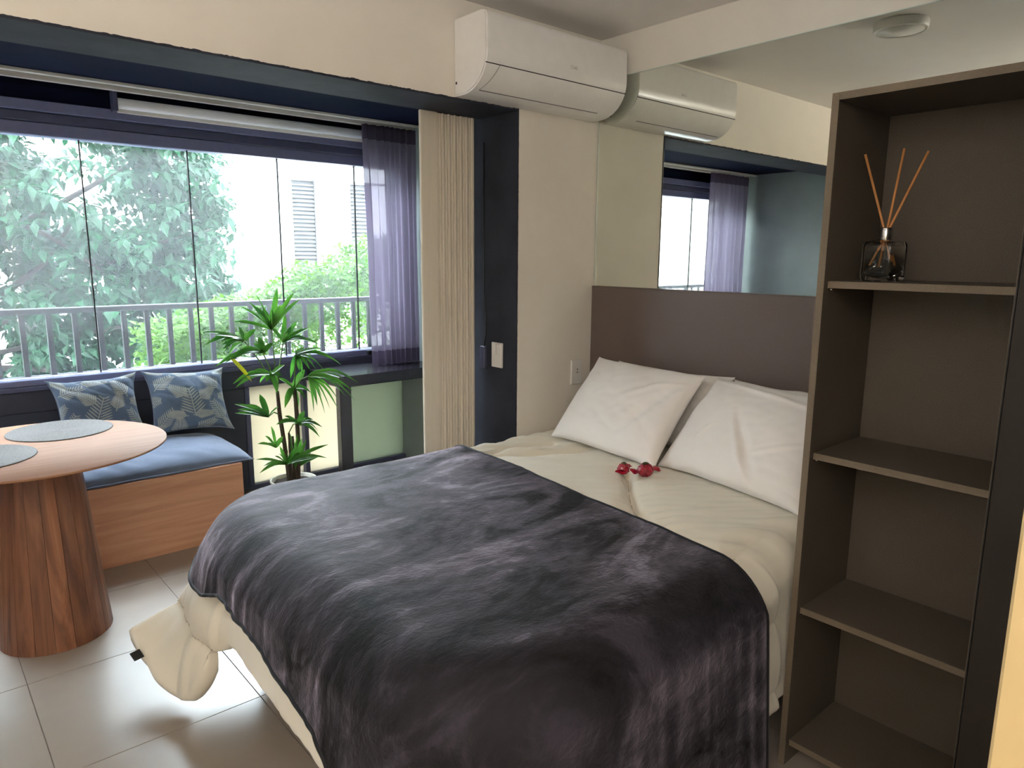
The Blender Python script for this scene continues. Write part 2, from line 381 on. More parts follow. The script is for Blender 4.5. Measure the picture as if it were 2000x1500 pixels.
# below the glazing
lw = thing('wall_front', None, None, (0, YG, 0), kind=S)
box('apron_panel', (XL, 4.36, 0), (1.585, 4.45, .66), 'panel', lw, .002)
box('apron_ledge', (XL, 4.345, .66), (1.585, 4.45, .775), 'panel', lw, .004)
box('apron_beam', (1.585, 4.36, .66), (XR, 4.45, .775), 'alu_dark', lw, .004)
box('panel_rail', (1.585, 4.36, 0), (XR, 4.44, .028), 'alu_dark', lw, .003)
for x in (1.585, 1.965): box('panel_post', (x, 4.35, .028), (x+.03, 4.44, .66), 'alu_dark', lw, .003)
for a, b, m in ((1.615, 1.965, 'frosted'), (1.995, 2.252, 'frosted'), (2.254, XR, 'frosted_green_shaded')): box('frosted_panel', (a, 4.395, .028), (b, 4.403, .66), m, lw, 0)

# ------------------------------------------------------------------ railing outside
rl = thing('balcony_railing', 'grey metal balcony railing with flat upright bars outside the window', 'railing', (0, 4.55, .70))
box('top_rail', (XL-.6, 4.53, 1.152), (3.6, 4.575, 1.184), 'rail', rl, .004)
box('bottom_rail', (XL-.6, 4.535, .795), (3.6, 4.57, .822), 'rail', rl, .003)
bmesh_b = None
for k in range(-20, 26):
    x = .504+.1222*k
    if bmesh_b is None:
        bmm = bmesh.new(); add_box(bmm, (-.0135, -.012, 0), (.0135, .012, .33), .0015); bmesh_b = bpy.data.meshes.new('baluster'); bmm.to_mesh(bmesh_b); bmm.free(); bmesh_b.materials.append(M['rail'])
    o = bpy.data.objects.new('baluster', bmesh_b); COL.objects.link(o); o.parent = rl; o.location = (x, .0025, .122)
slab = box('trim_3', (XL-.7, 4.455, .60), (3.7, 4.70, .79), 'building', None, .004); tag(slab, kind=S)

# ------------------------------------------------------------------ curtain track, roller blind, curtains
ct = thing('curtain_track', 'double white curtain track running across the ceiling of the window bay', 'curtain track', (0, 4.15, 2.30))
box('rail', (XL, 4.10, 2.298), (XR, 4.125, 2.3145), 'white2', ct, .003); box('rail', (XL, 4.18, 2.284), (XR, 4.192, 2.3145), 'white2', ct, .003); box('rail', (XL, 4.225, 2.292), (XR, 4.236, 2.3145), 'white2', ct, .003)
rb = thing('roller_blind', 'white rolled up roller blind above the window, cut off at its left end', 'blind', (.98, 4.26, 2.225))
bm = bmesh.new(); add_tube(bm, [(.99, 4.262, 2.24), (2.44, 4.262, 2.24)], .027, 20); bm_obj('cloth_roll', bm, 'blind', rb, True)
box('bottom_bar', (.99, 4.272, 2.196), (2.44, 4.285, 2.216), 'white2', rb, .003)
for x in (.965, 2.44): box('bracket', (x, 4.235, 2.198), (x+.022, 4.30, 2.30), 'alu_dark', rb, .003)

def curtain(name, label, x0, x1, yc, ztop, zbot, seed, lean=0.0):
    t = thing(name, label, 'curtain', ((x0+x1)/2, yc, zbot), 'sheer window curtains')
    nx, nz = 260, 40
    def pt(i, z, off=0.0):
        s = i/nx; hz = (ztop-z)/(ztop-zbot)
        x = x0+(x1-x0)*s + lean*hz*(1-s)
        k = 2*PI*(s*8.5+.5*ns(s*4, seed))
        amp = .030*(.75+.5*ns(s*9, seed+4, hz*.6))*(.55+.45*min(1, hz*4))
        y = yc + amp*math.sin(k) + .012*ns(s*5, hz*2.2, seed)
        return (x+.006*ns(s*14, hz*3, seed+7), y+off, z)
    zs = [ztop-.09-(ztop-.09-zbot-.095)*j/nz for j in range(nz+1)]
    grid_obj('panel', [[pt(i, z) for i in range(nx+1)] for z in zs], 'sheer', t)
    grid_obj('header_band', [[pt(i, z) for i in range(nx+1)] for z in (ztop, ztop-.03, ztop-.06, ztop-.09)], 'sheer_hem', t)
    grid_obj('hem', [[pt(i, z) for i in range(nx+1)] for z in [zbot+.095-.095*k/4 for k in range(5)]], 'sheer_hem', t)
    return t
curtain('curtain', 'sheer lavender curtain falling on the black counter at the right of the window', 2.345, 2.73, 4.14, 2.286, .752, 1.3, .035)
curtain('curtain', 'sheer lavender curtain at the far left end of the window, seen only in the mirror', -1.40, -.72, 4.14, 2.286, .70, 5.1, 0)

# ------------------------------------------------------------------ folding door
ad_ = thing('folding_door', 'beige pleated folding door pushed together at the right of the opening', 'folding door', (2.0, 2.74, 0))
box('lead_panel', (1.842, 2.748, .01), (1.935, 2.764, 2.110), 'beige', ad_, .005, 2)
nf = 19; x0 = 1.937; pitch = .0112
for k in range(nf):
    xa = x0+pitch*k; dy = .005*math.sin(k*2.1)+.004*(k % 3 == 0)
    box('pleat', (xa, 2.750+dy, .012), (xa+pitch-.0016, 2.775+dy, 2.108), 'beige', ad_, .0032, 2)
# cable and socket by the door, switch on jamb
cb = thing('cable', 'thin dark cable hanging beside the folding door to a small box', 'cable', (2.17, 2.71, .9))
tube('cord', [(2.182, 2.725, 2.0), (2.182, 2.725, 1.5), (2.180, 2.72, 1.3), (2.176, 2.70, 1.18), (2.176, 2.703, 1.10), (2.178, 2.722, 1.03)], .003, 'black', cb, 6)
box('plug_box', (2.168, 2.706, .93), (2.186, 2.742, 1.04), 'alu_dark', cb, .003)
sw = thing('light_switch', 'white light switch plate with two rockers on the dark cement jamb', 'switch', (2.187, 2.62, 1.0))
box('plate', (2.176, 2.582, .945), (2.1865, 2.660, 1.066), 'white2', sw, .003, 2)
box('rocker', (2.172, 2.623, 1.008), (2.177, 2.652, 1.06), 'white2', sw, .0015); box('rocker', (2.172, 2.590, 1.008), (2.177, 2.6205, 1.06), 'white2', sw, .0015)
so = thing('wall_socket', 'beige power socket plate on the cream wall beside the left pillow', 'socket', (2.60, YF, .90))
box('plate', (2.552, YF-.011, .835), (2.632, YF-.0005, .962), 'white2', so, .003, 2)
for z in (.895, .91): box('hole', (2.590, YF-.0125, z), (2.597, YF-.0108, z+.005), 'black', so, 0)

# ------------------------------------------------------------------ counter
co = thing('counter', 'black lacquered counter with one square leg under the lavender curtain', 'counter', (2.3, 4.1, 0))
box('worktop', (1.985, 3.872, .682), (XR-.003, 4.320, .750), 'counter', co, .003)
box('leg', (1.985, 3.874, 0), (2.062, 3.93, .681), 'counter', co, .003)

# ------------------------------------------------------------------ bench with cushions
be = thing('window_bench', 'oak veneered box bench below the window', 'bench', (.4, 4.0, 0))
box('front_panel', (-1.2, 3.65, 0), (1.295, 3.668, .398), 'wood_bench', be, .002)
box('end_panel', (1.277, 3.668, 0), (1.295, 4.34, .398), 'wood_bench', be, .002)
box('end_panel', (-1.2, 3.668, 0), (-1.182, 4.34, .398), 'wood_bench', be, .002)
box('seat_board', (-1.18, 3.6685, .379), (1.276, 4.34, .397), 'wood_bench', be, .002)
# flat seat cushion, slightly rumpled
def seat_cushion():
    P = []; nu, nv = 150, 44; x0, x1, y0, y1 = -1.15, 1.345, 3.665, 4.30
    top = []
    def h(u, v):
        e = (1-abs(2*u-1)**14)**.5*(1-abs(2*v-1)**3.2)**.6
        wr = (.012+.018*sstep(.9, .45, u)*(v < .8))*abs(ns(u*22+v*6, v*2.2-u*7, 3))*e + .010*ns(u*11, v*3, 8)*e
        return e*.082+wr
    for j in range(nv+1):
        v = j/nv; row = []
        for i in range(nu+1):
            u = i/nu; x = x0+(x1-x0)*u; y = y0+(y1-y0)*v
            y += .014*ns(u*9, v*2, 2)*(1-v); x += .02*(u-.5)*2*(1-v)*(1 if u > .9 else 0)
            row.append((x, y, .402+h(u, v)))
        top.append(row)
    bot = [[(p[0], p[1], .3995) for p in r] for r in top]
    loop_rows = [bot[0]]+top+[bot[-1]]
    return loop_rows
sc_ = thing('seat_cushion', 'long blue grey rumpled seat cushion lying on the oak bench', 'cushion', (.1, 3.98, .40))
grid_obj('cover', seat_cushion(), 'cushion_blue', sc_)
tube('piping', [(-1.15+2.49*k/40, 3.664+.014*ns(k/40*9, 0, 2), .406) for k in range(41)], .004, 'cushion_blue', sc_, 6)

def leaf_print(seed):
    rnd = random.Random(seed); fr = []
    spots = [(.5, .42, 1.35, .42), (.2, .75, .6, .34), (.78, .72, 2.2, .34), (.16, .25, 1.0, .36), (.85, .26, 1.9, .36), (.5, .88, -.4, .3), (.33, .06, 1.8, .3), (.68, .05, 1.1, .3), (.02, .52, .3, .3), (.98, .5, 2.8, .28), (.36, .58, 2.4, .26), (.66, .54, .9, .26), (.08, .95, -.7, .26), (.92, .95, 3.6, .26), (.34, .3, 2.6, .24), (.62, .22, .2, .24), (.02, .05, .7, .26), (.97, .04, 2.2, .26)]
    segs = []
    for (cx, cy, an, L) in spots:
        cx += rnd.uniform(-.04, .04); cy += rnd.uniform(-.04, .04); an += rnd.uniform(-.4, .4)
        d = np.array([math.cos(an), math.sin(an)]); n = np.array([-d[1], d[0]]); c = np.array([cx, cy])
        segs.append((c-d*L*.5, c+d*L*.45, .006, 0))
        for k in range(9):
            b = c+d*L*(-.40+.10*k); ll = L*.42*(1-.075*k)
            for s in (-1, 1):
                dd = d*.62+n*s*.78; segs.append((b+dd*ll*.08, b+dd*ll, .0085*(1-.03*k), 1))
    def f(U, V):
        out = np.zeros_like(U)
        for a, b, wd, kind in segs:
            ab = b-a; L2 = ab@ab; tt = np.clip(((U-a[0])*ab[0]+(V-a[1])*ab[1])/L2, 0, 1)
            dist = np.hypot(U-a[0]-tt*ab[0], V-a[1]-tt*ab[1])
            ww_ = wd*np.sqrt(np.clip(4*tt*(1-tt)+.08, 0, 1)) if kind else wd
            out = np.maximum(out, np.clip((ww_-dist)/.006+.5, 0, 1))
        return out
    return f

def pillow(parent, origin, U, V, w, h, tf, tb, mat_, seed, n=72, wr=1.0, pinch=.06, prnt=None, ear=.02, name='cover', sag=0, creases=()):
    """soft pillow: origin = middle of the lower edge; U across, V up; front bulge tf, back bulge tb"""
    U = Vector(U).normalized(); V = Vector(V); V = (V-V.dot(U)*U).normalized(); Nn = U.cross(V).normalized()
    org = Vector(origin); front = []; back = []
    for j in range(n+1):
        rf, rbk = [], []
        for i in range(n+1):
            a, b = 2*i/n-1, 2*j/n-1
            a = math.sin(a*PI/2)*.35+a*.65; b = math.sin(b*PI/2)*.35+b*.65
            px = a*(1-pinch*(1-b*b)**1.0*abs(a)**3) ; py = b*(1-pinch*(1-a*a)*abs(b)**3)
            e = max(0, (1-a**2)*(1-b**2))**.40
            cr = (abs(a)*abs(b))**6
            nz = wr*(.012*ns(a*1.4+seed, b*1.4, seed)+.011*abs(ns((a+b)*2.2+seed, (a-b)*.7, seed*2))*(1-.2*e)+.0018*ns(a*7, b*7, seed))*min(1, e*3)
            ed = wr*.006*ns(a*2.5+seed, b*2.5, 5+seed)*(1-e)
            for (cx0, cy0, cx1, cy1, ca, cw) in creases:
                ex_, ey_ = cx1-cx0, cy1-cy0; tq = max(0, min(1, ((a-cx0)*ex_+(b-cy0)*ey_)/(ex_*ex_+ey_*ey_))); dd = math.hypot(a-cx0-tq*ex_, b-cy0-tq*ey_)
                nz += ca*math.exp(-(dd/cw)**2)*math.sin(PI*min(1, tq*.8+.1))
            x = px*w/2*(1+ear*cr); y = h/2+py*h/2*(1+ear*cr) - sag*(1-a*a)*(b > 0)*b**2 + ed
            rf.append(org+U*x+V*y+Nn*(e*tf+nz+.002)); rbk.append(org+U*x+V*y-Nn*(e*tb+.6*nz+.002))
        front.append(rf); back.append(rbk)
    vs = [tuple(p) for r in front for p in r]+[tuple(p) for r in back for p in r]
    K = n+1; fs = []; O = K*K
    for j in range(n):
        for i in range(n):
            q = j*K+i; fs.append((q, q+1, q+K+1, q+K)); fs.append((O+q, O+q+K, O+q+K+1, O+q+1))
    for i in range(n):
        fs.append((i+1, i, O+i, O+i+1)); q = n*K+i; fs.append((q, q+1, O+q+1, O+q))
        q = i*K; fs.append((q, q+K, O+q+K, O+q)); q = i*K+n; fs.append((q+K, q, O+q, O+q+K))
    me = bpy.data.meshes.new(name); me.from_pydata(vs, [], fs); me.update()
    if prnt is not None:
        Aa, Bb = np.meshgrid(np.linspace(0, 1, K), np.linspace(0, 1, K)); f = prnt(Aa, Bb).ravel(); f = np.concatenate([f, f])
        c0, c1 = np.array(lin((92, 110, 134))), np.array(lin((176, 180, 172)))
        colr = np.ones((len(vs), 4)); colr[:, :3] = c0+(c1-c0)*f[:, None]
        at_ = me.color_attributes.new('print', 'FLOAT_COLOR', 'POINT'); at_.data.foreach_set('color', colr.ravel().astype(np.float32))
    o = link(name, me, mat_, parent, True)
    return o, (org, U, V, Nn)
def piping(parent, fr, w, h, m, seed, pinch, rad=.004, ear=.02):
    org, U, V, Nn = fr; pts = []
    for s in range(4):
        for k in range(24):
            tt = -1+2*k/24
            a, b = [(tt, -1), (1, tt), (-tt, 1), (-1, -tt)][s]
            px = a*(1-pinch*(1-b*b)*abs(a)**3); py = b*(1-pinch*(1-a*a)*abs(b)**3); cr = (abs(a)*abs(b))**6
            pts.append(org+U*px*w/2*(1+ear*cr)+V*(h/2+py*h/2*(1+ear*cr)))
    pts.append(pts[0]); tube('seam', pts, rad, m, parent, 6)
t = thing('throw_pillow', 'left one of the two leaf print cushions, half behind the round table', 'cushion', (.76, 4.2, .5), 'leaf print cushions on the bench')
o, fr = pillow(t, (.765, 4.14, .513), (1, .02, .02), (0, .16, .37), .395, .335, .065, .05, 'print', 2.2, 210, 1.1, .10, leaf_print(3), .09); piping(t, fr, .395, .335, 'cushion_blue', 2.2, .10, .003, .09)
t = thing('throw_pillow', 'right one of the two leaf print cushions, beside the palm', 'cushion', (1.19, 4.2, .5), 'leaf print cushions on the bench')
o, fr = pillow(t, (1.20, 4.11, .499), (1, -.03, -.04), (0, .20, .37), .41, .355, .07, .05, 'print', 6.4, 210, 1.1, .08, leaf_print(11), .08); piping(t, fr, .41, .355, 'cushion_blue', 6.4, .08, .003, .08)

# ------------------------------------------------------------------ round table
TC = (.345, 3.165)
tb = thing('round_table', 'round oak dining table on a flared red brown stave pedestal', 'table', (TC[0], TC[1], 0))
lathe('tabletop', [(0, .722), (.36, .722), (.448, .741), (.4545, .7435), (.4545, .748), (.4525, .75), (0, .75)], (TC[0], TC[1], 0), 'wood_top', tb, 96)
pd = lathe('pedestal', [(.0, .002), (.178, .002), (.122, .721), (0, .721)], (TC[0]+.005, TC[1]-.02, 0), 'wood_stave', tb, 32, False)
NS = 18
for k in range(NS):
    a0, a1 = 2*PI*k/NS, 2*PI*(k+1)/NS; bm = bmesh.new(); g = .004
    def P(r, a, z): return (TC[0]+.005+r*math.cos(a), TC[1]-.02+r*math.sin(a), z)
    q = []
    for z, r in ((.0, .192), (.72, .133)):
        q.append([bm.verts.new(P(r, a0+g, z)), bm.verts.new(P(r*1.003, (a0+a1)/2, z)), bm.verts.new(P(r, a1-g, z)), bm.verts.new(P(r-.02, a1-g, z)), bm.verts.new(P(r-.02, a0+g, z))])
    for i in range(5): bm.faces.new((q[0][i], q[0][(i+1) % 5], q[1][(i+1) % 5], q[1][i]))
    bm.faces.new(q[0][::-1]); bm.faces.new(q[1]); bm_obj('stave', bm, 'wood_stave', pd)
def placemat(label, cx, cy, r):
    t = thing('placemat', label, 'placemat', (cx, cy, .7505), 'round woven placemats')
    prof = [(0, .0005), (r, .0005)]; n = 21
    for k in range(n):
        rr = r*(1-k/n); prof += [(rr-.0005, .0032), (rr-.5*r/n, .0048), (rr-.9*r/n, .0030)]
    prof.append((0, .003)); lathe('woven_disc', prof, (cx, cy, .75), 'mat', t, 72)
placemat('round grey woven placemat on the far side of the table, nearest the leaf cushions', .468, 3.405, .192)
placemat('round grey woven placemat cut by the left picture edge, nearer on the table', .155, 3.11, .192)

# ------------------------------------------------------------------ potted palm
pp = thing('potted_palm', 'tall lady palm in a white pot between the bench and the counter', 'plant', (1.565, 3.64, 0))
pc = (1.565, 3.64)
lathe('pot', [(0, .0), (.088, .0), (.095, .01), (.121, .243), (.126, .25), (.124, .258), (.114, .256), (.110, .225), (0, .222)], (*pc, 0), 'pot', pp, 40)
bm = bmesh.new(); R0 = .110; K = 24
ctr = bm.verts.new((*pc, .245)); rg = [[bm.verts.new((pc[0]+R0*f*math.cos(2*PI*k/K), pc[1]+R0*f*math.sin(2*PI*k/K), .236+.008*ns(k*1.3, f*9))) for k in range(K)] for f in (.4, .75, 1)]
for k in range(K): bm.faces.new((ctr, rg[0][k], rg[0][(k+1) % K]))
for A, B in zip(rg, rg[1:]):
    for k in range(K): bm.faces.new((A[k], B[k], B[(k+1) % K], A[(k+1) % K]))
bm_obj('soil', bm, 'soil', pp, True)
zz = lambda x, y: (400+x/3.077, 540+y/3.077)
def leaflet_mesh(base, tip, width, droop, seed):
    base, tip = Vector(base), Vector(tip); d = tip-base; L = d.length; side = d.cross(Vector((.25*math.sin(seed), -.6, .75))).normalized()
    up = side.cross(d).normalized(); bm = bmesh.new(); prev = None; n = 6
    for k in range(n+1):
        s = k/n; c = base+d*s+Vector((0, 0, 1))*(droop*L*(math.sin(PI*s)))
        wd = width*(.35+.65*min(1, s*5))*(1 if s < .62 else max(.06, 1-((s-.62)/.38)**1.6))*.5
        row = [bm.verts.new(c-side*wd+up*wd*.35), bm.verts.new(c), bm.verts.new(c+side*wd+up*wd*.35)]
        if prev: bm.faces.new((prev[0], prev[1], row[1], row[0])); bm.faces.new((prev[1], prev[2], row[2], row[1]))
        prev = row
    return bm
FR = [  # hub (crop px), depth, tips, width, stem anchor
 ((400, 320), 3.62, [(305, 105), (435, 72), (540, 92), (572, 135), (208, 178), (165, 268), (455, 170), (350, 190), (262, 150)], .026),
 ((235, 385), 3.52, [(0, 335), (0, 412), (200, 298), (305, 318), (140, 478), (60, 350), (110, 440)], .024),
 ((470, 395), 3.66, [(482, 225), (632, 310), (560, 328), (695, 412), (395, 300), (600, 370), (520, 300)], .026),
 ((350, 460), 3.50, [(325, 362), (150, 500), (60, 545), (290, 400), (410, 400), (120, 520), (215, 430)], .027),
 ((545, 470), 3.60, [(535, 395), (600, 428), (692, 432), (820, 530), (725, 575), (632, 562), (515, 612), (650, 480), (770, 500), (590, 590)], .026),
 ((400, 590), 3.52, [(170, 645), (185, 668), (300, 560), (435, 705), (462, 600), (240, 600), (330, 640), (480, 530)], .026),
 ((620, 600), 3.56, [(925, 640), (905, 748), (850, 722), (800, 795), (722, 822), (655, 812), (870, 600), (820, 640), (760, 590), (700, 720)], .024),
 ((530, 670), 3.66, [(600, 560), (480, 790), (640, 700), (440, 610), (560, 800), (610, 740)], .03),
 ((380, 845), 3.54, [(180, 768), (180, 822), (330, 708), (445, 785), (290, 790)], .028),
 ((560, 880), 3.58, [(430, 890), (612, 885), (600, 808), (705, 905), (690, 965), (480, 840), (650, 860)], .026),
 ((425, 1028), 3.54, [(318, 1006), (398, 900), (470, 960), (360, 1010)], .022),
 ((490, 1130), 3.58, [(310, 1100), (330, 1182), (500, 1040), (562, 1020), (625, 1082), (732, 1090), (742, 1010), (420, 1080), (450, 1020)], .02),
 ((545, 1150), 3.66, [(640, 1060), (610, 980), (560, 940), (505, 930), (690, 1080), (520, 1000)], .02),
]
stems = [([(500, 1195), (478, 1000), (450, 830), (436, 690)], 3.60, .011), ([(572, 1195), (562, 1000), (552, 820), (540, 680)], 3.66, .012), ([(520, 1195), (512, 1080), (505, 940)], 3.62, .007), ([(548, 1195), (530, 1060), (528, 960)], 3.70, .008)]
stem_tops = []
for pts, Y, r in stems:
    ws = [at(*zz(*p), Y) for p in pts]; ws[0].z = .225
    ws[0].x += (pc[0]-ws[0].x)*.3; ws[0].y = pc[1]+(Y-pc[1])*.8
    bm = bmesh.new(); add_tube(bm, ws, [r*1.15]+[r]*(len(ws)-2)+[r*.8], 8)
    bm_obj('cane', bm, 'cane', pp, True); stem_tops += [w_ for w_ in ws[1:]]
rl_ = random.Random(5)
for hub, Y, tips, wd in FR:
    hb = at(*zz(*hub), Y); st = min(stem_tops, key=lambda p: (p-hb).length+max(0, p.z-hb.z)*3)
    mid = (st+hb)/2+Vector((0, 0, .02)); fro = tube('frond', [st, mid, hb], .0035, 'petiole', pp, 6)
    ex = []
    for a_, b_ in zip(tips, tips[1:]):
        f_ = rl_.uniform(.8, 1.0)
        if rl_.random() < .6: ex.append((hub[0]+((a_[0]+b_[0])/2-hub[0])*f_, hub[1]+((a_[1]+b_[1])/2-hub[1])*f_))
    for i, tp in enumerate(list(tips)+ex):
        e = at(*zz(*tp), Y+rl_.uniform(-.09, .09)); dz = e.z-hb.z
        yel = (hub == (350, 460) and i == 0)
        bm = leaflet_mesh(hb, e, wd*rl_.uniform(.9, 1.2), .05+.08*(dz < .02), rl_.uniform(0, 6))
        o = bm_obj('leaflet', bm, 'palm', fro, True)
e0, e1 = at(*zz(152, 490), 3.47), at(*zz(282, 632), 3.47)
fy = tube('frond', [at(*zz(350, 460), 3.50), at(*zz(250, 460), 3.48), e0], .003, 'petiole', pp, 6)
o = bm_obj('leaflet', leaflet_mesh(e0, e1, .034, .02, 1), 'palm_yellow', fy, True); o['label'] = 'yellowing leaflet hanging at the left of the palm'

# ------------------------------------------------------------------ bed
bd = thing('bed', 'double bed standing in the corner against the grey headboard', 'bed', (1.7, 1.7, 0))
box('base', (.86, 1.02, .10), (2.69, 2.40, .34), 'wood_base', bd, .006)
for x in (.95, 2.55):
    for y in (1.10, 2.32): box('leg', (x-.03, y-.03, 0), (x+.03, y+.03, .10), 'wood_base', bd, .003)
box('mattress', (.86, 1.04, .341), (2.685, 2.39, .585), 'mattress', bd, .05, 4)

X0, Y0, Y1, XH = .80, 1.04, 2.365, 2.66       # flat top of the duvet
RC = .20
def rim():
    """perimeter of the flat top, from head end of the near side round the foot to the head end of the far side"""
    out = []
    n = 190
    for k in range(n): out.append((XH-(XH-X0-RC)*k/n, Y0, 0, -1))
    for k in range(24):
        a = -PI/2-PI/2*k/24; out.append((X0+RC+RC*math.cos(a), Y0+RC+RC*math.sin(a), math.cos(a), math.sin(a)))
    n = 130
    for k in range(n): out.append((X0, Y0+RC+(Y1-Y0-2*RC)*k/n, -1, 0))
    for k in range(48):
        a = PI-PI/2*k/48; out.append((X0+RC+RC*math.cos(a), Y1-RC+RC*math.sin(a), math.cos(a), math.sin(a)))
    n = 190
    for k in range(n+1): out.append((X0+RC+(XH-X0-RC)*k/n, Y1, 0, 1))
    return out
RIM = rim(); cum = [0.0]
for a, b in zip(RIM, RIM[1:]): cum.append(cum[-1]+math.hypot(a[0]-b[0], a[1]-b[1]))
TOT = cum[-1]
# key stations along the rim
S_NC = XH-X0-RC; S_F0 = S_NC+RC*PI/2; S_F1 = S_F0+(Y1-Y0-2*RC); S_FC = S_F1+RC*PI/2
def seam_list():
    px = [((2.184, 2.229), (2.03, 2.30), (1.83, 2.285), (1.735, 2.217), (1.655, 2.105), (1.62, 1.95)),
          ((1.77, 2.263), (1.93, 2.19), (2.095, 2.106), (2.25, 2.05)),
          ((2.10, 1.72), (2.009, 1.642), (1.90, 1.54), (1.832, 1.466), (1.76, 1.35), (1.731, 1.282), (1.70, 1.18), (1.723, 1.108), (1.66, 1.02)),
          ((2.006, .997), (1.90, 1.01), (1.787, 1.03), (1.68, 1.05), (1.60, 1.07))]
    out = []
    for q in px:
        for _ in range(2):
            r = [q[0]]
            for a, b in zip(q, q[1:]): r += [(a[0]*.75+b[0]*.25, a[1]*.75+b[1]*.25), (a[0]*.25+b[0]*.75, a[1]*.25+b[1]*.75)]
            q = r+[q[-1]]
        out.append(q)
    return out
SEAM_LINES = seam_list()
SEAMS = [(a, b) for q in SEAM_LINES for a, b in zip(q, q[1:])]
def seam_d(x, y):
    best = 9
    for a, b in SEAMS:
        abx, aby = b[0]-a[0], b[1]-a[1]; tt = ((x-a[0])*abx+(y-a[1])*aby)/(abx*abx+aby*aby); tt = 0 if tt < 0 else 1 if tt > 1 else tt
        d = math.hypot(x-a[0]-tt*abx, y-a[1]-tt*aby)
        if d < best: best = d
    return best
def top_relief(x, y):
    sd_ = seam_d(x, y) if x > 1.5 else .4
    g = -.028*math.exp(-(sd_/.017)**2) + .017*min(1, sd_/.09)
    ua, va = .75*x-.66*y, .66*x+.75*y
    wr = .013*ns(ua*5, va*22, 2.0)*math.exp(-((sd_-.05)/.12)**2) + .006*ns(x*2.5, y*2.5, 5)+.0035*ns(ua*9, va*38, 7)
    return g+wr if x > 1.55 else (g+wr)*max(.25, 1-(1.55-x)*3)
def outfold(s, kind):
    """how far the hanging cloth stands off (slope) and length at rim station s"""
    near = s < S_NC
    if kind == 'duvet':
        L = interp(s, [0, S_NC-.1, S_F0, S_F0+.3, S_F1-.18, S_F1-.02, S_F1+.10, S_F1+.26, S_FC+.05, S_FC+.35, S_FC+.75, S_FC+1.0, TOT], [.50, .50, .44, .42, .40, .44, .70, .74, .56, .40, .30, .13, .13])
    else:
        L = interp(s, [0, S_NC-.1, S_NC+.1, S_F0+.15, S_F0+.5, S_F1-.2, S_F1+.1, S_FC, S_FC+.3, TOT], [.66, .66, .60, .34, .285, .265, .29, .27, .36, .30])
    th = math.radians(interp(s, [0, S_NC, S_F0, S_F0+.3, S_F1-.24, S_F1-.08, S_F1+.06, S_F1+.2, S_FC, S_FC+.3, TOT], [86, 86, 84, 83, 86, 86, 66, 60, 66, 84, 88]))
    return L, th
def drape(s, rx, ry, nx, ny, d, R, zt, kind):
    L, th = outfold(s, kind)
    if d < R*th: a = d/R; o_, dn = R*math.sin(a), R*(1-math.cos(a))
    else: o_, dn = R*math.sin(th)+(d-R*th)*math.cos(th), R*(1-math.cos(th))+(d-R*th)*math.sin(th)
    return Vector((rx+nx*o_, ry+ny*o_, zt-dn)), dn, o_
FLAP = [(S_F1-.26, None), (S_F1-.13, (.665, 2.07, .32)), (S_F1-.05, (.625, 2.15, .26)), (S_F1+.04, (.585, 2.23, .085)), (S_F1+.10, (.57, 2.31, .05)), (S_F1+.19, (.53, 2.47, .12)), (S_F1+.25, (.50, 2.58, .185)), (S_FC+.03, (.62, 2.60, .22)), (S_FC+.30, None)]
def rim_at(s):
    i = min(range(len(RIM)), key=lambda k: abs(cum[k]-s)); return RIM[i]
def flap_delta(s):
    return Vector([interp(s, FD_S, [d[k] for d in FD]) for k in range(3)])
FD_S, FD = [], []
def init_flap():
    for s_, tg in FLAP:
        rx, ry, nx, ny = rim_at(s_); L, th = outfold(s_, 'duvet')
        p, dn, o_ = drape(s_, rx, ry, nx, ny, L, .12, .64, 'duvet')
        FD_S.append(s_); FD.append(Vector((0, 0, 0)) if tg is None else Vector(tg)-p)
def medial(x, y):
    mx = min(max(x, X0+.62), 3.0); return mx, (Y0+Y1)/2
init_flap()
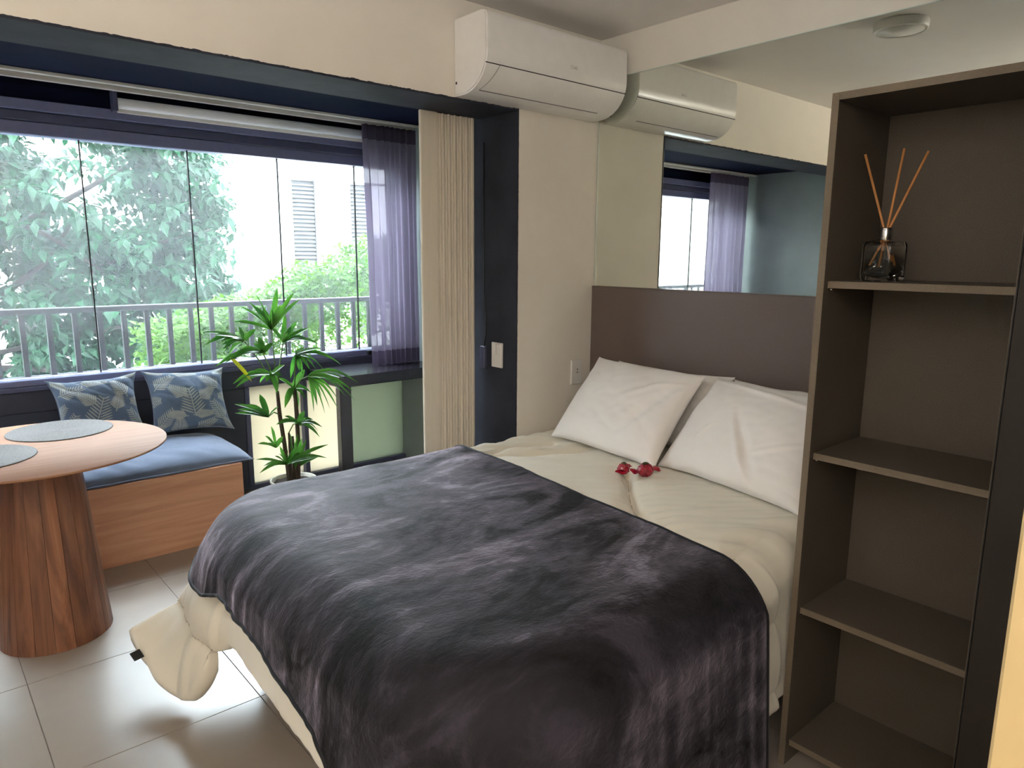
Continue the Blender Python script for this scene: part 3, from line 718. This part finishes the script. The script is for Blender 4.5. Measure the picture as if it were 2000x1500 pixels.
def build_cloth(name, parent, mname, i0, i1, R, zt, kind, rise, ntop=46, nside=26):
    rows = [[] for _ in range(ntop+nside+1+4)]
    hem = []; puffs = [[0.0]*(i1-i0+1) for _ in range(ntop+nside+5)]
    for i in range(i0, i1+1):
        rx, ry, nx, ny = RIM[i]; s = cum[i]; L, th = outfold(s, kind)
        mx, my = medial(rx, ry)
        if kind == 'throw' and rx > X0+.62:      # the two ends meet on one straight head-side edge
            xe = 1.665 if i < len(RIM)//2 else 1.79
            mx = X0+.62+(rx-X0-.62)*(1.735-X0-.62)/(xe-X0-.62)
        for j in range(ntop):
            tt = j/ntop; x, y = mx+(rx-mx)*tt, my+(ry-my)*tt
            z = zt + (top_relief(x, y) if kind == 'duvet' else .008) + rise(x, y)
            if kind == 'throw': z += 0
            rows[j].append(Vector((x, y, z)))
        nrm = Vector((nx, ny, 0))
        for j in range(nside+1):
            d = L*j/nside; p, dn, o_ = drape(s, rx, ry, nx, ny, d, R, zt, kind)
            fade = max(0, 1-dn/.10); p.z += ((top_relief(rx, ry) if kind == 'duvet' else .008)+rise(rx, ry))*fade
            k = min(1, dn/.12)
            if S_F1-.26 < s < S_FC+.30:
                tt = min(1.3, d/outfold(s, 'duvet')[0]); p += flap_delta(s)*(tt**2.1)
            if kind == 'duvet':
                # quilted channels: the filling bulges between the seams, with gathers along them
                flp = sstep(S_F1-.2, S_F1-.05, s)*sstep(S_FC+.45, S_FC+.2, s)
                bn = [-.01, .25-.04*flp, .46-.08*flp, .64, .9]; dd_ = max(0, d*(1-flp)+(.64-p.z)*flp)
                q_ = max(n_ for n_ in range(4) if dd_ >= bn[n_]); fr_ = (dd_-bn[q_])/(bn[q_+1]-bn[q_])
                bul = max(0, math.sin(PI*min(1, max(0, fr_))))**.55
                puff = (.020+.012*flp)*bul - (.006+.006*flp) + .009*(1-.3*flp)*ns(s*30, dn*2.5, 4)*(1-.8*bul)*(q_ > 0) + .010*ns(s*5, dn*5, 6)
                if s > S_FC+.75: puff *= .25
                if s < XH-1.80: puff = puff*.2-.012
                puffs[ntop+j][i-i0] = puff*k
            else:
                f = .006*ns(s*7, dn*1.2, 3)+.003*ns(s*30, dn*1.5, 8)*(1+1.2*math.exp(-((s-S_F1+.1)/.25)**2))
                f *= min(1, .3+dn/.2)
                if S_NC-.9 < s < S_NC+.5: f += .007*ns(s*6, dn*.8, 12)
                if s > S_FC+.2: f *= .3
                p += nrm*(f*k+.026*k)
            rows[ntop+j].append(p)
        p = rows[ntop+nside][-1]; rr = .012 if kind == 'duvet' else .003
        for q in range(1, 5):
            a = PI*q/4; rows[ntop+nside+q].append(p+Vector((0, 0, -rr*math.sin(a)))-nrm*(rr*(1-math.cos(a))))
        hem.append(p.copy())
    if kind == 'duvet':                      # quilting stands off along the cloth's own normal
        A = np.array([[tuple(v) for v in r] for r in rows]); D = np.array(puffs)
        for q in range(1, 5): D[ntop+nside+q] = D[ntop+nside]
        du_, dv_ = np.gradient(A, axis=1), np.gradient(A, axis=0)
        Nn = np.cross(du_, dv_); Nn /= np.linalg.norm(Nn, axis=2)[:, :, None]+1e-9
        sg = np.sign(Nn[ntop+6, :, :]@np.array([0, 0, 1.0])).mean(); Nn *= (1 if sg >= 0 else -1)
        A += Nn*D[:, :, None]; rows = [[Vector(v) for v in r] for r in A]
        hem = [v.copy() for v in rows[ntop+nside]]
    o = grid_obj(name, rows, mname, parent)
    return o, rows, hem
du = thing('duvet', 'cream quilted duvet spread over the bed with one corner hanging at the foot', 'duvet', (1.7, 1.7, .59))
flat = lambda x, y: 0.0
o, rows, hem = build_cloth('cover', du, 'duvet', 0, len(RIM)-1, .12, .64, 'duvet', flat, 100, 84)
for q in SEAM_LINES:
    tube('stitch_line', [(x, y, .64+top_relief(x, y)+.0012) for x, y in q], .0014, 'stitch', du, 5)
for zq in (.64-.21, .64-.38):
    pts = []
    for i in range(len(RIM)):
        if S_F1-.06 < cum[i] < S_FC+.1:
            for j0 in range(104, 183):
                if rows[j0][i].z >= zq > rows[j0+1][i].z: pts.append((rows[j0][i]+rows[j0+1][i])/2); break
    if len(pts) > 3: tube('stitch_line', pts, .0016, 'stitch', du, 5)
ic = min(range(len(RIM)), key=lambda i: abs(cum[i]-(S_F1+.205)))
p = hem[ic]
bm = bmesh.new(); q = p+Vector((-.012, -.006, -.004)); add_box(bm, (-.020, -.0015, -.016), (.020, .0015, .016), .001)
bmesh.ops.transform(bm, matrix=Matrix.Translation(q) @ Matrix.Rotation(-.75, 4, 'Z') @ Matrix.Rotation(-.5, 4, 'Y'), verts=bm.verts); bm_obj('care_label', bm, 'black', du)
# throw
i0 = min(range(len(RIM)), key=lambda i: abs(cum[i]-(XH-1.665)) if cum[i] < S_NC else 9)
i1 = min(range(len(RIM)), key=lambda i: abs(RIM[i][0]-1.79) if cum[i] > S_FC else 9)
th_ = thing('throw_blanket', 'charcoal plush throw with brushed pile laid over the foot half of the bed', 'blanket', (1.2, 1.7, .64))
def rise(x, y): return .012*ns(x*1.7, y*1.7, 15)+.004*ns(x*4+1.5*ns(x*2, y*2, 1), y*6, 16)+.0022*abs(ns(x*9+3*ns(x*2, y*2, 4), y*14, 17))
o, rows, hem = build_cloth('pile_cloth', th_, 'plush', i0, i1, .14, .662, 'throw', rise, 60, 30)
edge = [r[0] for r in rows[:91]][::-1]; edge2 = [r[-1] for r in rows[:91]]
tube('hem_binding', hem, .0065, 'plush_edge', th_, 6)
tube('head_edge', edge+edge2[1:], .005, 'plush_edge', th_, 6)

# pillows
def bedpillow(label, bl, br, lean, h, seed, tf, tb, wr=1.0, extra=0, ear=.05, creases=()):
    bl, br, lean = Vector(bl), Vector(br), Vector(lean)
    t = thing('pillow', label, 'pillow', (bl+br)/2, 'white bed pillows')
    U = (br-bl); pillow(t, (bl+br)/2, U, lean, U.length+extra, h, tf, tb, 'pillow', seed, 110, wr, .04, None, ear, 'pillowcase', 0, creases)
    return t
bedpillow('white pillow at the back left, its top corner showing behind the front left pillow', (2.46, 2.21, .682), (2.44, 1.60, .682), (.15, 0, .30), .335, 3.1, .05, .045, 1.3)
bedpillow('white pillow at the back right, mostly hidden behind the front right pillow and bookcase', (2.46, 1.59, .682), (2.45, .98, .682), (.16, 0, .29), .33, 8.3, .05, .045, 1.3)
bedpillow('white pillow in front on the left, leaning towards the cream wall', (2.225, 2.258, .668), (2.165, 1.662, .668), (.275, .02, .33), .43, 1.7, .085, .04, .8, .02, .04, [(.95, .95, .35, -.55, -.012, .10), (.6, .55, .15, .1, .006, .05), (.9, .7, .45, .45, .006, .04)])
bedpillow('white pillow in front on the right, creased and cut by the bookcase', (2.235, 1.655, .668), (2.115, 1.035, .668), (.28, -.08, .32), .43, 5.9, .088, .04, .8, .02, .04, [(-.25, .25, .35, -.95, .013, .045), (-.15, .2, .5, -.95, -.010, .07), (-.6, -.5, -.35, .1, .006, .03), (-.9, .9, .8, .6, .008, .05), (.3, -.4, .8, .0, .005, .03)])

# candies
def candy(label, c, rz, s):
    t = thing('wrapped_candy', label, 'candy', c, 'red wrapped candies on the duvet')
    R = Matrix.Rotation(rz, 4, 'Z'); C_ = Vector(c); rowsb = []
    n, m_ = 18, 14
    for i in range(n+1):
        u = -1+2*i/n; a = abs(u)
        r = .019*math.sqrt(max(0, 1-(a/.62)**2))+.004 if a < .6 else .004+.020*((a-.6)/.4)
        fl_ = 1 if a < .6 else .35
        rowsb.append([C_+R @ Vector((u*.046*s, r*s*math.cos(2*PI*k/m_)*(1+.18*math.sin(k*3+i)), (r*s*math.sin(2*PI*k/m_)*fl_)*(1+.15*math.sin(k*2+i*2))+.019*s)) for k in range(m_)])
    grid_obj('wrapper', rowsb, 'foil', t, True, False)
    pr = [[C_+R @ Vector(((i-2)*.006*s, (j-2)*.005*s, (.0475-.0011*((i-2)**2+(j-2)**2))*s+.0005)) for j in range(5)] for i in range(5)]
    grid_obj('print_patch', pr, 'foil_green', t)
candy('red wrapped candy with pointed ends, the left one of two on the duvet', (2.052, 1.705, .658), .5, .95)
candy('red wrapped candy, the right one of two touching the right pillow', (2.090, 1.630, .660), -.35, 1.1)

# ------------------------------------------------------------------ headboard, mirror
hbd = thing('headboard', 'plain taupe laminate headboard panel below the wall mirror', 'headboard', (2.70, 1.7, 0))
box('panel', (2.695, .905, .05), (2.7185, YF-.002, 1.327), 'headboard', hbd, .001)
box('top_edge', (2.693, .905, 1.3275), (2.7185, YF-.002, 1.331), 'headboard', hbd, .0005)
mi = thing('wall_mirror', 'large frameless mirror above the headboard reaching to the corner', 'mirror', (2.715, 1.5, 1.33))
box('mirror_glass', (2.712, .30, 1.3315), (2.7185, YF-.008, 2.312), 'mirror', mi, 0)
box('polished_edge', (2.7105, YF-.0078, 1.3315), (2.7185, YF-.0045, 2.312), 'mirror_edge', mi, 0)
box('polished_edge', (2.7105, .30, 2.3122), (2.7185, YF-.008, 2.3155), 'mirror_edge', mi, 0)

# ------------------------------------------------------------------ air conditioner
ac = thing('air_conditioner', 'white split air conditioner mounted above the dark opening', 'air conditioner', (2.25, YF, 2.12))
ax0, ax1 = 1.838, 2.672
prof = [(YF-.001, 2.12), (YF-.001, 2.415), (2.315, 2.415), (2.292, 2.408), (2.281, 2.392)]
for k in range(15):
    a = (PI/2)*k/14; prof.append((2.278+.155*(1-math.cos(a)), 2.265-.145*math.sin(a)))
bo = prism_x('housing', prof, ax0, ax1, 'white', ac)
bmo = bmesh.new(); bmo.from_mesh(bo.data); bmesh.ops.bevel(bmo, geom=[e for e in bmo.edges if abs(e.verts[0].co.x-e.verts[1].co.x) < 1e-5], offset=.006, segments=2, affect='EDGES'); bmo.to_mesh(bo.data); bmo.free()
for p_ in bo.data.polygons: p_.use_smooth = abs(p_.normal.x) < .5
bo.data.set_sharp_from_angle(angle=math.radians(35))
def curve_pt(a, off): return (2.278+.155*(1-math.cos(a))-off*math.cos(a), 2.265-.145*math.sin(a)-off*math.sin(a))
def flap(name, a0, a1, x0_, x1_, off, m, slant=0):
    R_ = []
    for k in range(13):
        a = a0+(a1-a0)*k/12; y, z = curve_pt(a, off); R_.append([(x0_-slant*k/12, y, z), (x1_+slant*k/12*.3, y, z)])
    return grid_obj(name, R_, m, ac)
flap('air_flap', .34, 1.12, ax0+.075, ax1-.035, .003, 'white', .04)
for a0, a1, x0_, x1_, sl in ((.315, .34, ax0+.0, ax1-.0, 0), (1.12, 1.16, ax0+.035, ax1-.10, 0)): flap('gap_line', a0, a1, x0_, x1_, .0012, 'recess', sl)
R_ = []
for k in range(9):
    a = .34+.78*k/8; y, z = curve_pt(a, .0015); R_.append([(ax0+.075-.04*k/8-.002, y, z), (ax0+.075-.04*k/8, y, z)])
grid_obj('gap_line', R_, 'recess', ac)
boxes('side_slot', [((ax0-.0012, 2.47, 2.165), (ax0, 2.478, 2.175)), ((ax1, 2.44, 2.15), (ax1+.0012, 2.47, 2.23))], 'recess', ac, 0)
# maker's mark
cu = bpy.data.curves.new('maker_mark', 'FONT'); cu.body = 'LG'; cu.size = .017; cu.extrude = .0003
to = bpy.data.objects.new('maker_mark_tmp', cu); COL.objects.link(to)
dg = bpy.context.evaluated_depsgraph_get(); me = bpy.data.meshes.new_from_object(to.evaluated_get(dg)); bpy.data.objects.remove(to)
me.transform(Matrix.Translation((2.318, 2.2765, 2.268)) @ Matrix.Rotation(PI/2, 4, 'X')); me.materials.clear()
bm = bmesh.new(); bm.from_mesh(me)
ring = [[bm.verts.new((2.305+r*math.cos(2*PI*k/20), 2.2765, 2.274+r*math.sin(2*PI*k/20))) for k in range(20)] for r in (.0075, .006)]
for k in range(20): bm.faces.new((ring[0][k], ring[0][(k+1) % 20], ring[1][(k+1) % 20], ring[1][k]))
M['mark'] = mat('grey_print', lin((150, 146, 142)), .4, .02, 20); bm_obj('maker_mark', bm, 'mark', ac)

# ------------------------------------------------------------------ bookcase
BX0, BX1, BY0, BY1, BT, pt_ = 1.84, 2.148, .440, .8985, 1.885, .018
bk = thing('bookcase', 'tall narrow brown open bookcase standing beside the bed', 'bookcase', (1.84, .68, 0))
box('side_panel', (BX0+.001, BY1-pt_, 0), (2.692, BY1, BT-pt_-.0005), 'book', bk, .0008)
box('side_panel', (BX0+.001, BY0, 0), (2.692, BY0+pt_, BT-pt_-.0005), 'book', bk, .0008)
box('top_panel', (BX0+.001, BY0, BT-pt_), (2.692, BY1, BT), 'book', bk, .0008)
box('back_panel', (BX1, BY0+pt_+.0005, .02), (BX1+.015, BY1-pt_-.0005, BT-pt_-.001), 'book', bk, .0005)
for lo, hi in (((BX0-.001, BY1-pt_, 0), (BX0+.0008, BY1, BT)), ((BX0-.001, BY0, 0), (BX0+.0008, BY0+pt_, BT)), ((BX0-.001, BY0+pt_+.0003, BT-pt_), (BX0+.0008, BY1-pt_-.0003, BT))): box('edge_band', lo, hi, 'bookedge', bk, 0)
shz = (1.419, .953, .497, .075)
for z in shz:
    s_ = box('shelf', (BX0+.022, BY0+pt_+.0005, z-pt_), (BX1-.0005, BY1-pt_-.0005, z), 'book', bk, .0008)
    box('edge_band', (BX0+.0205, BY0+pt_+.0005, z-pt_), (BX0+.0218, BY1-pt_-.0005, z), 'bookedge', s_, 0)
    tube('shelf_pin', [(BX0+.03, BY1-pt_-.009, z-pt_-.0035), (BX0+.03, BY1-pt_-.0003, z-pt_-.0035)], .003, 'chrome', s_, 8)
wd_ = thing('wardrobe_door', 'dark sliding wardrobe door at the right edge beside the bookcase', 'door', (1.80, 0, 0))
box('door_leaf', (1.795, -.6, .01), (1.822, .4425, 2.46), 'darkdoor', wd_, .001)
box('edge_strip', (1.793, .4427, .01), (1.823, .4452, 2.46), 'rail', wd_, 0)
box('trim_4', (1.25, -.9, 2.46), (XM-.001, .45, ZC-.001), 'wall', None, .001)['kind'] = S
box('wall_side', (1.25, -.95, 0), (XM-.001, -.62, ZC-.001), 'wall', None, .001)['kind'] = S

# reed diffuser
dc = (1.965, .788); dz = 1.419
df_ = thing('reed_diffuser', 'square glass reed diffuser with three sticks on the top shelf', 'diffuser', (*dc, dz))
def rsq(r, hx, n=6):
    out = []
    for q in range(4):
        for k in range(n+1):
            a = q*PI/2+PI/2*k/n; cx = (hx-r)*(1 if q in (0, 3) else -1); cy = (hx-r)*(1 if q < 2 else -1)
            out.append((cx+r*math.cos(a), cy+r*math.sin(a)))
    return out
RZ = Matrix.Rotation(math.radians(-7), 2)
def stack(levels):
    rows_ = []
    for hx, r, z in levels:
        rows_.append([(dc[0]+(RZ @ Vector(p))[0], dc[1]+(RZ @ Vector(p))[1], dz+z) for p in rsq(min(r, hx*.999), hx)])
    return rows_
grid_obj('bottle', stack([(.002, .001, .0005), (.036, .008, .0005), (.0405, .010, .006), (.041, .009, .02), (.041, .009, .092), (.039, .011, .101), (.019, .018, .107), (.0135, .0134, .109), (.0135, .0134, .114), (.010, .0099, .114), (.010, .0099, .105), (.033, .011, .096), (.0355, .008, .089), (.0355, .008, .016), (.002, .001, .012)]), 'bottle', df_, True)
lathe('collar', [(.0125, .1065), (.0155, .1065), (.016, .108), (.016, .136), (.0145, .138), (.009, .138), (.009, .1065)], (*dc, dz), 'chrome', df_, 28)
for (dx, dy, hh, bx, by) in ((-.012, .066, .345, .010, -.030), (-.004, -.026, .352, .002, .024), (.010, -.078, .342, -.008, .028)):
    top = Vector((dc[0]+dx, dc[1]+dy, dz+hh-.02)); nk = Vector((dc[0]+dx*.06, dc[1]+dy*.10, dz+.138)); bt = nk+(nk-top).normalized()*.112
    tube('reed', [bt, nk, top], .0031, 'reed', df_, 8)
# printed frame on the bottle's front face
fr_ = bmesh.new(); hxx = .0413
def fpt(y, z): p = RZ @ Vector((-hxx, y)); return (dc[0]+p[0], dc[1]+p[1], dz+z)
for (ya, za, yb_, zb) in ((-.029, .024, .029, .0252), (-.029, .0768, .029, .078), (-.029, .024, -.0278, .078), (.0278, .024, .029, .078), (.012, .030, .024, .031), (.008, .0335, .024, .0343)):
    fr_.faces.new([fr_.verts.new(fpt(*q)) for q in ((ya, za), (yb_, za), (yb_, zb), (ya, zb))])
bm_obj('printed_frame', fr_, 'black', df_)

# ------------------------------------------------------------------ ceiling lamps, added fill uplighter
cl_ = thing('ceiling_lamp', 'round white surface ceiling lamp, off, seen only in the mirror', 'lamp', (1.94, 1.42, ZC))
lathe('housing', [(0, 0), (.108, 0), (.110, -.004), (.110, -.034), (.106, -.038), (.098, -.038), (.098, -.034), (0, -.034)], (1.94, 1.42, ZC-.0005), 'white2', cl_, 40)
lathe('diffuser', [(0, -.0345), (.097, -.0345), (.097, -.037), (0, -.037)], (1.94, 1.42, ZC-.0005), 'white2', cl_, 40)
lt = thing('globe_lamp', 'amber globe ceiling lamp near the cream wall end', 'lamp', (.25, -.75, ZC))
lathe('canopy', [(0, 0), (.055, 0), (.055, -.02), (0, -.025)], (.25, -.75, ZC-.0005), 'white2', lt, 24)
tube('stem', [(.25, -.75, ZC-.02), (.25, -.75, 2.396)], .006, 'white2', lt, 8)
bmg = bmesh.new(); bmesh.ops.create_uvsphere(bmg, u_segments=24, v_segments=14, radius=.04); bmesh.ops.translate(bmg, verts=bmg.verts, vec=(.25, -.75, 2.36)); bm_obj('bulb', bmg, 'glow', lt, True)
ld = bpy.data.lights.new('lamp_light', 'POINT'); ld.shadow_soft_size = .05; ld.energy = AMBER_POWER; ld.color = (1.0, .76, .46)
lo_ = bpy.data.objects.new('lamp_light', ld); COL.objects.link(lo_); lo_.parent = lt; lo_.location = (0, 0, 2.36-ZC)
UX, UY = -.9, -.65  # unseen uplighter added as neutral fill; its bowl keeps direct light off the floor
ft = thing('fill_uplighter', 'white uplighter floor lamp, unseen, added on the left behind the camera as fill light', 'lamp', (UX, UY, 0))
lathe('base', [(0, 0), (.14, 0), (.14, .018), (.02, .028), (0, .028)], (UX, UY, .0002), 'white2', ft, 32)
tube('pole', [(UX, UY, .026), (UX, UY, 1.62)], .012, 'white2', ft, 10)
lathe('bowl_shade', [(0, 1.615), (.05, 1.62), (.12, 1.66), (.165, 1.74), (.162, 1.741), (.116, 1.664), (.048, 1.627), (0, 1.624)], (UX, UY, 0), 'white2', ft, 40)
bmg = bmesh.new(); bmesh.ops.create_uvsphere(bmg, u_segments=20, v_segments=12, radius=.03); bmesh.ops.translate(bmg, verts=bmg.verts, vec=(UX, UY, 1.665)); bm_obj('bulb', bmg, 'glow', ft, True)
ld = bpy.data.lights.new('fill_light', 'POINT'); ld.shadow_soft_size = .04; ld.energy = FILL_POWER; ld.color = (1.0, .99, .99)
lo_ = bpy.data.objects.new('fill_light', ld); COL.objects.link(lo_); lo_.parent = ft; lo_.location = (0, 0, 1.70)

# ------------------------------------------------------------------ outside
gd = box('ground', (-30, 4.75, -3.4), (40, 40, -3.2), 'ground', None, 0); tag(gd, kind=S)
BYF = 10.0
ab = thing('apartment_building', 'white rendered building with tall louvered windows across the yard', 'building', (3, BYF, -3.2))
wins = [(-3.2, -2.85), (-1.9, -1.55), (1.13, 1.50), (4.48, 4.865), (5.41, 5.79), (8.6, 9.0)]
bl_ = []; xs = -12.0
wz0, wz1 = .2, 2.535
for a, b in wins+[(16, 16)]:
    bl_.append(((xs, BYF, -3.2), (a, BYF+.4, 3.1)));
    if a < 16: bl_ += [((a, BYF, -3.2), (b, BYF+.4, wz0)), ((a, BYF, wz1), (b, BYF+.4, 3.1))]
    xs = b
boxes('wall', bl_, 'building', ab, 0)
boxes('groove', [((-12, BYF-.012, 2.535), (16, BYF-.0005, 2.56))], 'slat', ab, 0)
bms = bmesh.new(); add_box(bms, (0, -.035, -.012), (.38, .035, .012), 0); bmesh.ops.rotate(bms, verts=bms.verts, cent=(0, 0, 0), matrix=Matrix.Rotation(math.radians(35), 3, 'X'))
slm = bpy.data.meshes.new('slat'); bms.to_mesh(slm); bms.free(); slm.materials.append(M['slat'])
for a, b in wins:
    wv = boxes('louver_window', [((a, BYF+.02, wz0), (a+.02, BYF+.1, wz1)), ((b-.02, BYF+.02, wz0), (b, BYF+.1, wz1))], 'slat', ab, 0)
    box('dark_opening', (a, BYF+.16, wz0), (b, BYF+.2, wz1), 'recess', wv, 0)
    if 0 < a < 6:
        z = wz1-.05
        while z > (.9 if a > 2 else 1.0):
            o = bpy.data.objects.new('slat', slm); COL.objects.link(o); o.parent = wv; o.location = Vector((a, BYF+.07, z))-Vector(ab.location); z -= .058

# leaves
def leaf_arrays(P, D, Nv, L, W):
    """P base points, D directions, Nv normals (n,3) -> verts (n*6,3)"""
    Sd = np.cross(D, Nv); Sd /= np.linalg.norm(Sd, axis=1)[:, None]+1e-9
    L = L[:, None]; W = W[:, None]
    v0 = P; v1 = P+D*L*.42+Sd*W*.5+Nv*W*.16; v2 = P+D*L*.42-Sd*W*.5+Nv*W*.16; v3 = P+D*L*.45; v4 = P+D*L-Nv*L*.12
    return np.stack([v0, v1, v3, v2, v4], 1)
def foliage(name, V, m, parent):
    n = len(V); me = bpy.data.meshes.new(name)
    base = np.arange(n)[:, None]*5; tri = np.concatenate([base+np.array([[0, 2, 1]]), base+np.array([[1, 2, 4]]), base+np.array([[0, 3, 2]]), base+np.array([[3, 4, 2]])], 0)
    me.from_pydata(V.reshape(-1, 3).tolist(), [], tri.tolist()); me.update(); return link(name, me, m, parent, False)
rg_ = np.random.default_rng(4)
tr = thing('leafy_tree', 'large glossy leaved tree filling the left part of the window', 'tree', (.6, 7.6, -3.2))
trunk = [(.1, 8.0, -3.2), (.1, 8.0, -1.5), (.1, 8.0, -.2), (.2, 8.0, .9), (.35, 8.0, 1.7), (.5, 8.0, 2.4)]
tube('trunk', trunk, [.15, .13, .11, .08, .05, .03], 'bark', tr, 10)
brs = [[(.55, 7.65, .2), (.1, 7.3, .9), (-.5, 7.1, 1.5), (-1.2, 7.1, 2.1)], [(.6, 7.6, .8), (1.2, 7.2, 1.25), (1.8, 7.0, 1.55), (2.3, 6.9, 1.7)], [(.9, 7.5, 1.7), (1.5, 7.3, 2.1), (2.1, 7.2, 2.5)], [(.6, 7.6, .6), (1.2, 7.0, .8), (1.8, 6.8, .9), (2.2, 6.7, .7)],
       [(.75, 7.0, 1.75), (1.0, 6.9, 1.62), (1.25, 6.85, 1.42), (1.5, 6.9, 1.2)], [(.5, 7.6, .5), (.9, 6.7, .55), (1.1, 6.4, .35)], [(.9, 7.5, 1.7), (.6, 7.0, 2.2), (.4, 6.7, 2.7)], [(.7, 7.5, 1.1), (1.0, 7.1, 1.4), (1.3, 6.9, 1.9)]]
for b_ in brs: tube('branch', b_, [.024, .018, .013, .008][:len(b_)] if len(b_) == 4 else [.03, .02, .01], 'bark', tr, 7)
cl_pts = []
rr_ = random.Random(9)
while len(cl_pts) < 3000:
    x, y, z = rr_.uniform(-2.6, 2.62), rr_.uniform(6.7, 8.4), rr_.uniform(-.5, 3.3)
    q = (abs((x+.1)/2.75)**3+abs((y-7.5)/1.0)**2.5+abs((z-1.5)/1.95)**3)
    if q > 1: continue
    if q < .35 and rr_.random() < .55: continue
    # thin patches where the building shows through
    s_ = ns(x*1.1, z*1.3, 21)
    if s_ < -.22 and rr_.random() < .85: continue
    if z < .95 and x > 1.9+.9*(z+.4): continue
    cl_pts.append((x, y, z))
P, D, Nv = [], [], []
for c in cl_pts:
    nl = rr_.randint(11, 18); ax = Vector((rr_.uniform(-1, 1)+.25, rr_.uniform(-1, .3)-.2, rr_.uniform(-.3, .5))).normalized(); c = Vector(c)
    for k in range(nl):
        tt = k/nl; b_ = c+ax*(.34*(tt-.5))+Vector((0, 0, -.10*tt*tt))
        an = k*2.4; perp = ax.orthogonal().normalized(); perp.rotate(Matrix.Rotation(an, 3, ax))
        d = (perp*.75+ax*.45+Vector((0, 0, -.55))).normalized(); nn = (Vector((0, 0, 1))-d*d.z+Vector((rr_.uniform(-.3, .3), rr_.uniform(-.5, .1), 0))); nn = (nn-d*nn.dot(d)).normalized()
        P.append(b_); D.append(d); Nv.append(nn)
P, D, Nv = (np.array([tuple(v) for v in q]) for q in (P, D, Nv))
Ls = rg_.uniform(.09, .16, len(P)); Ws = Ls*rg_.uniform(.42, .52, len(P))
V = leaf_arrays(P, D, Nv, Ls, Ws)
# the nearest leaves in view are single parts, all others one mass
vis = [i for i in range(len(P)) if .55 < P[i][0]/(P[i][1]/7) < 2.9 and P[i][2] > .75 and P[i][2] < 2.45]
vis.sort(key=lambda i: P[i][1]); near_i = vis[:300]
mask = np.ones(len(P), bool); mask[near_i] = False
fo = foliage('foliage', V[mask], 'tree', tr); fo['kind'] = 'stuff'
for i in near_i:
    foliage('leaf', V[i:i+1], 'tree', tr)
sh = thing('garden_shrub', 'bright green bushy shrub behind the railing at the right', 'shrub', (2.8, 5.5, -3.2))
P, D, Nv = [], [], []
for b_ in range(6):
    a = rr_.uniform(0, 6.28); tube('stem', [(2.8+.1*math.cos(a), 5.5+.1*math.sin(a), -3.2), (2.8+.4*math.cos(a), 5.5+.2*math.sin(a), -1.2), (2.8+1.0*math.cos(a), 5.5+.3*math.sin(a), .5)], [.05, .035, .012], 'bark', sh, 6)
def shrub_top(x):
    return interp(x, [1.4, 1.75, 2.14, 2.32, 2.54, 2.67, 2.89, 3.15, 3.68, 4.4, 5.3], [.97, 1.06, 1.16, 1.25, 1.39, 1.32, 1.48, 1.60, 1.58, 1.41, .97])
while len(P) < 24000:
    x, y = rr_.uniform(1.3, 4.9), rr_.uniform(5.0, 5.75); zt_ = shrub_top(x)*(1+.05*ns(x*5, y*5)); z = zt_-abs(rr_.gauss(0, .35))+.02
    if z < .1: continue
    if ns(x*6, y*6, z*6) < -.18 and rr_.random() < .8: continue
    d = Vector((rr_.uniform(-1, 1), rr_.uniform(-1, 1), rr_.uniform(-.4, .9))).normalized(); nn = Vector((rr_.uniform(-.5, .5), rr_.uniform(-.9, .2), 1)); nn = (nn-d*nn.dot(d)).normalized()
    P.append((x, y+.15*(zt_-z), z)); D.append(tuple(d)); Nv.append(tuple(nn))
P, D, Nv = np.array(P), np.array(D), np.array(Nv); Ls = rg_.uniform(.04, .075, len(P))
fo = foliage('foliage', leaf_arrays(P, D, Nv, Ls, Ls*.55), 'shrub', sh); fo['kind'] = 'stuff'
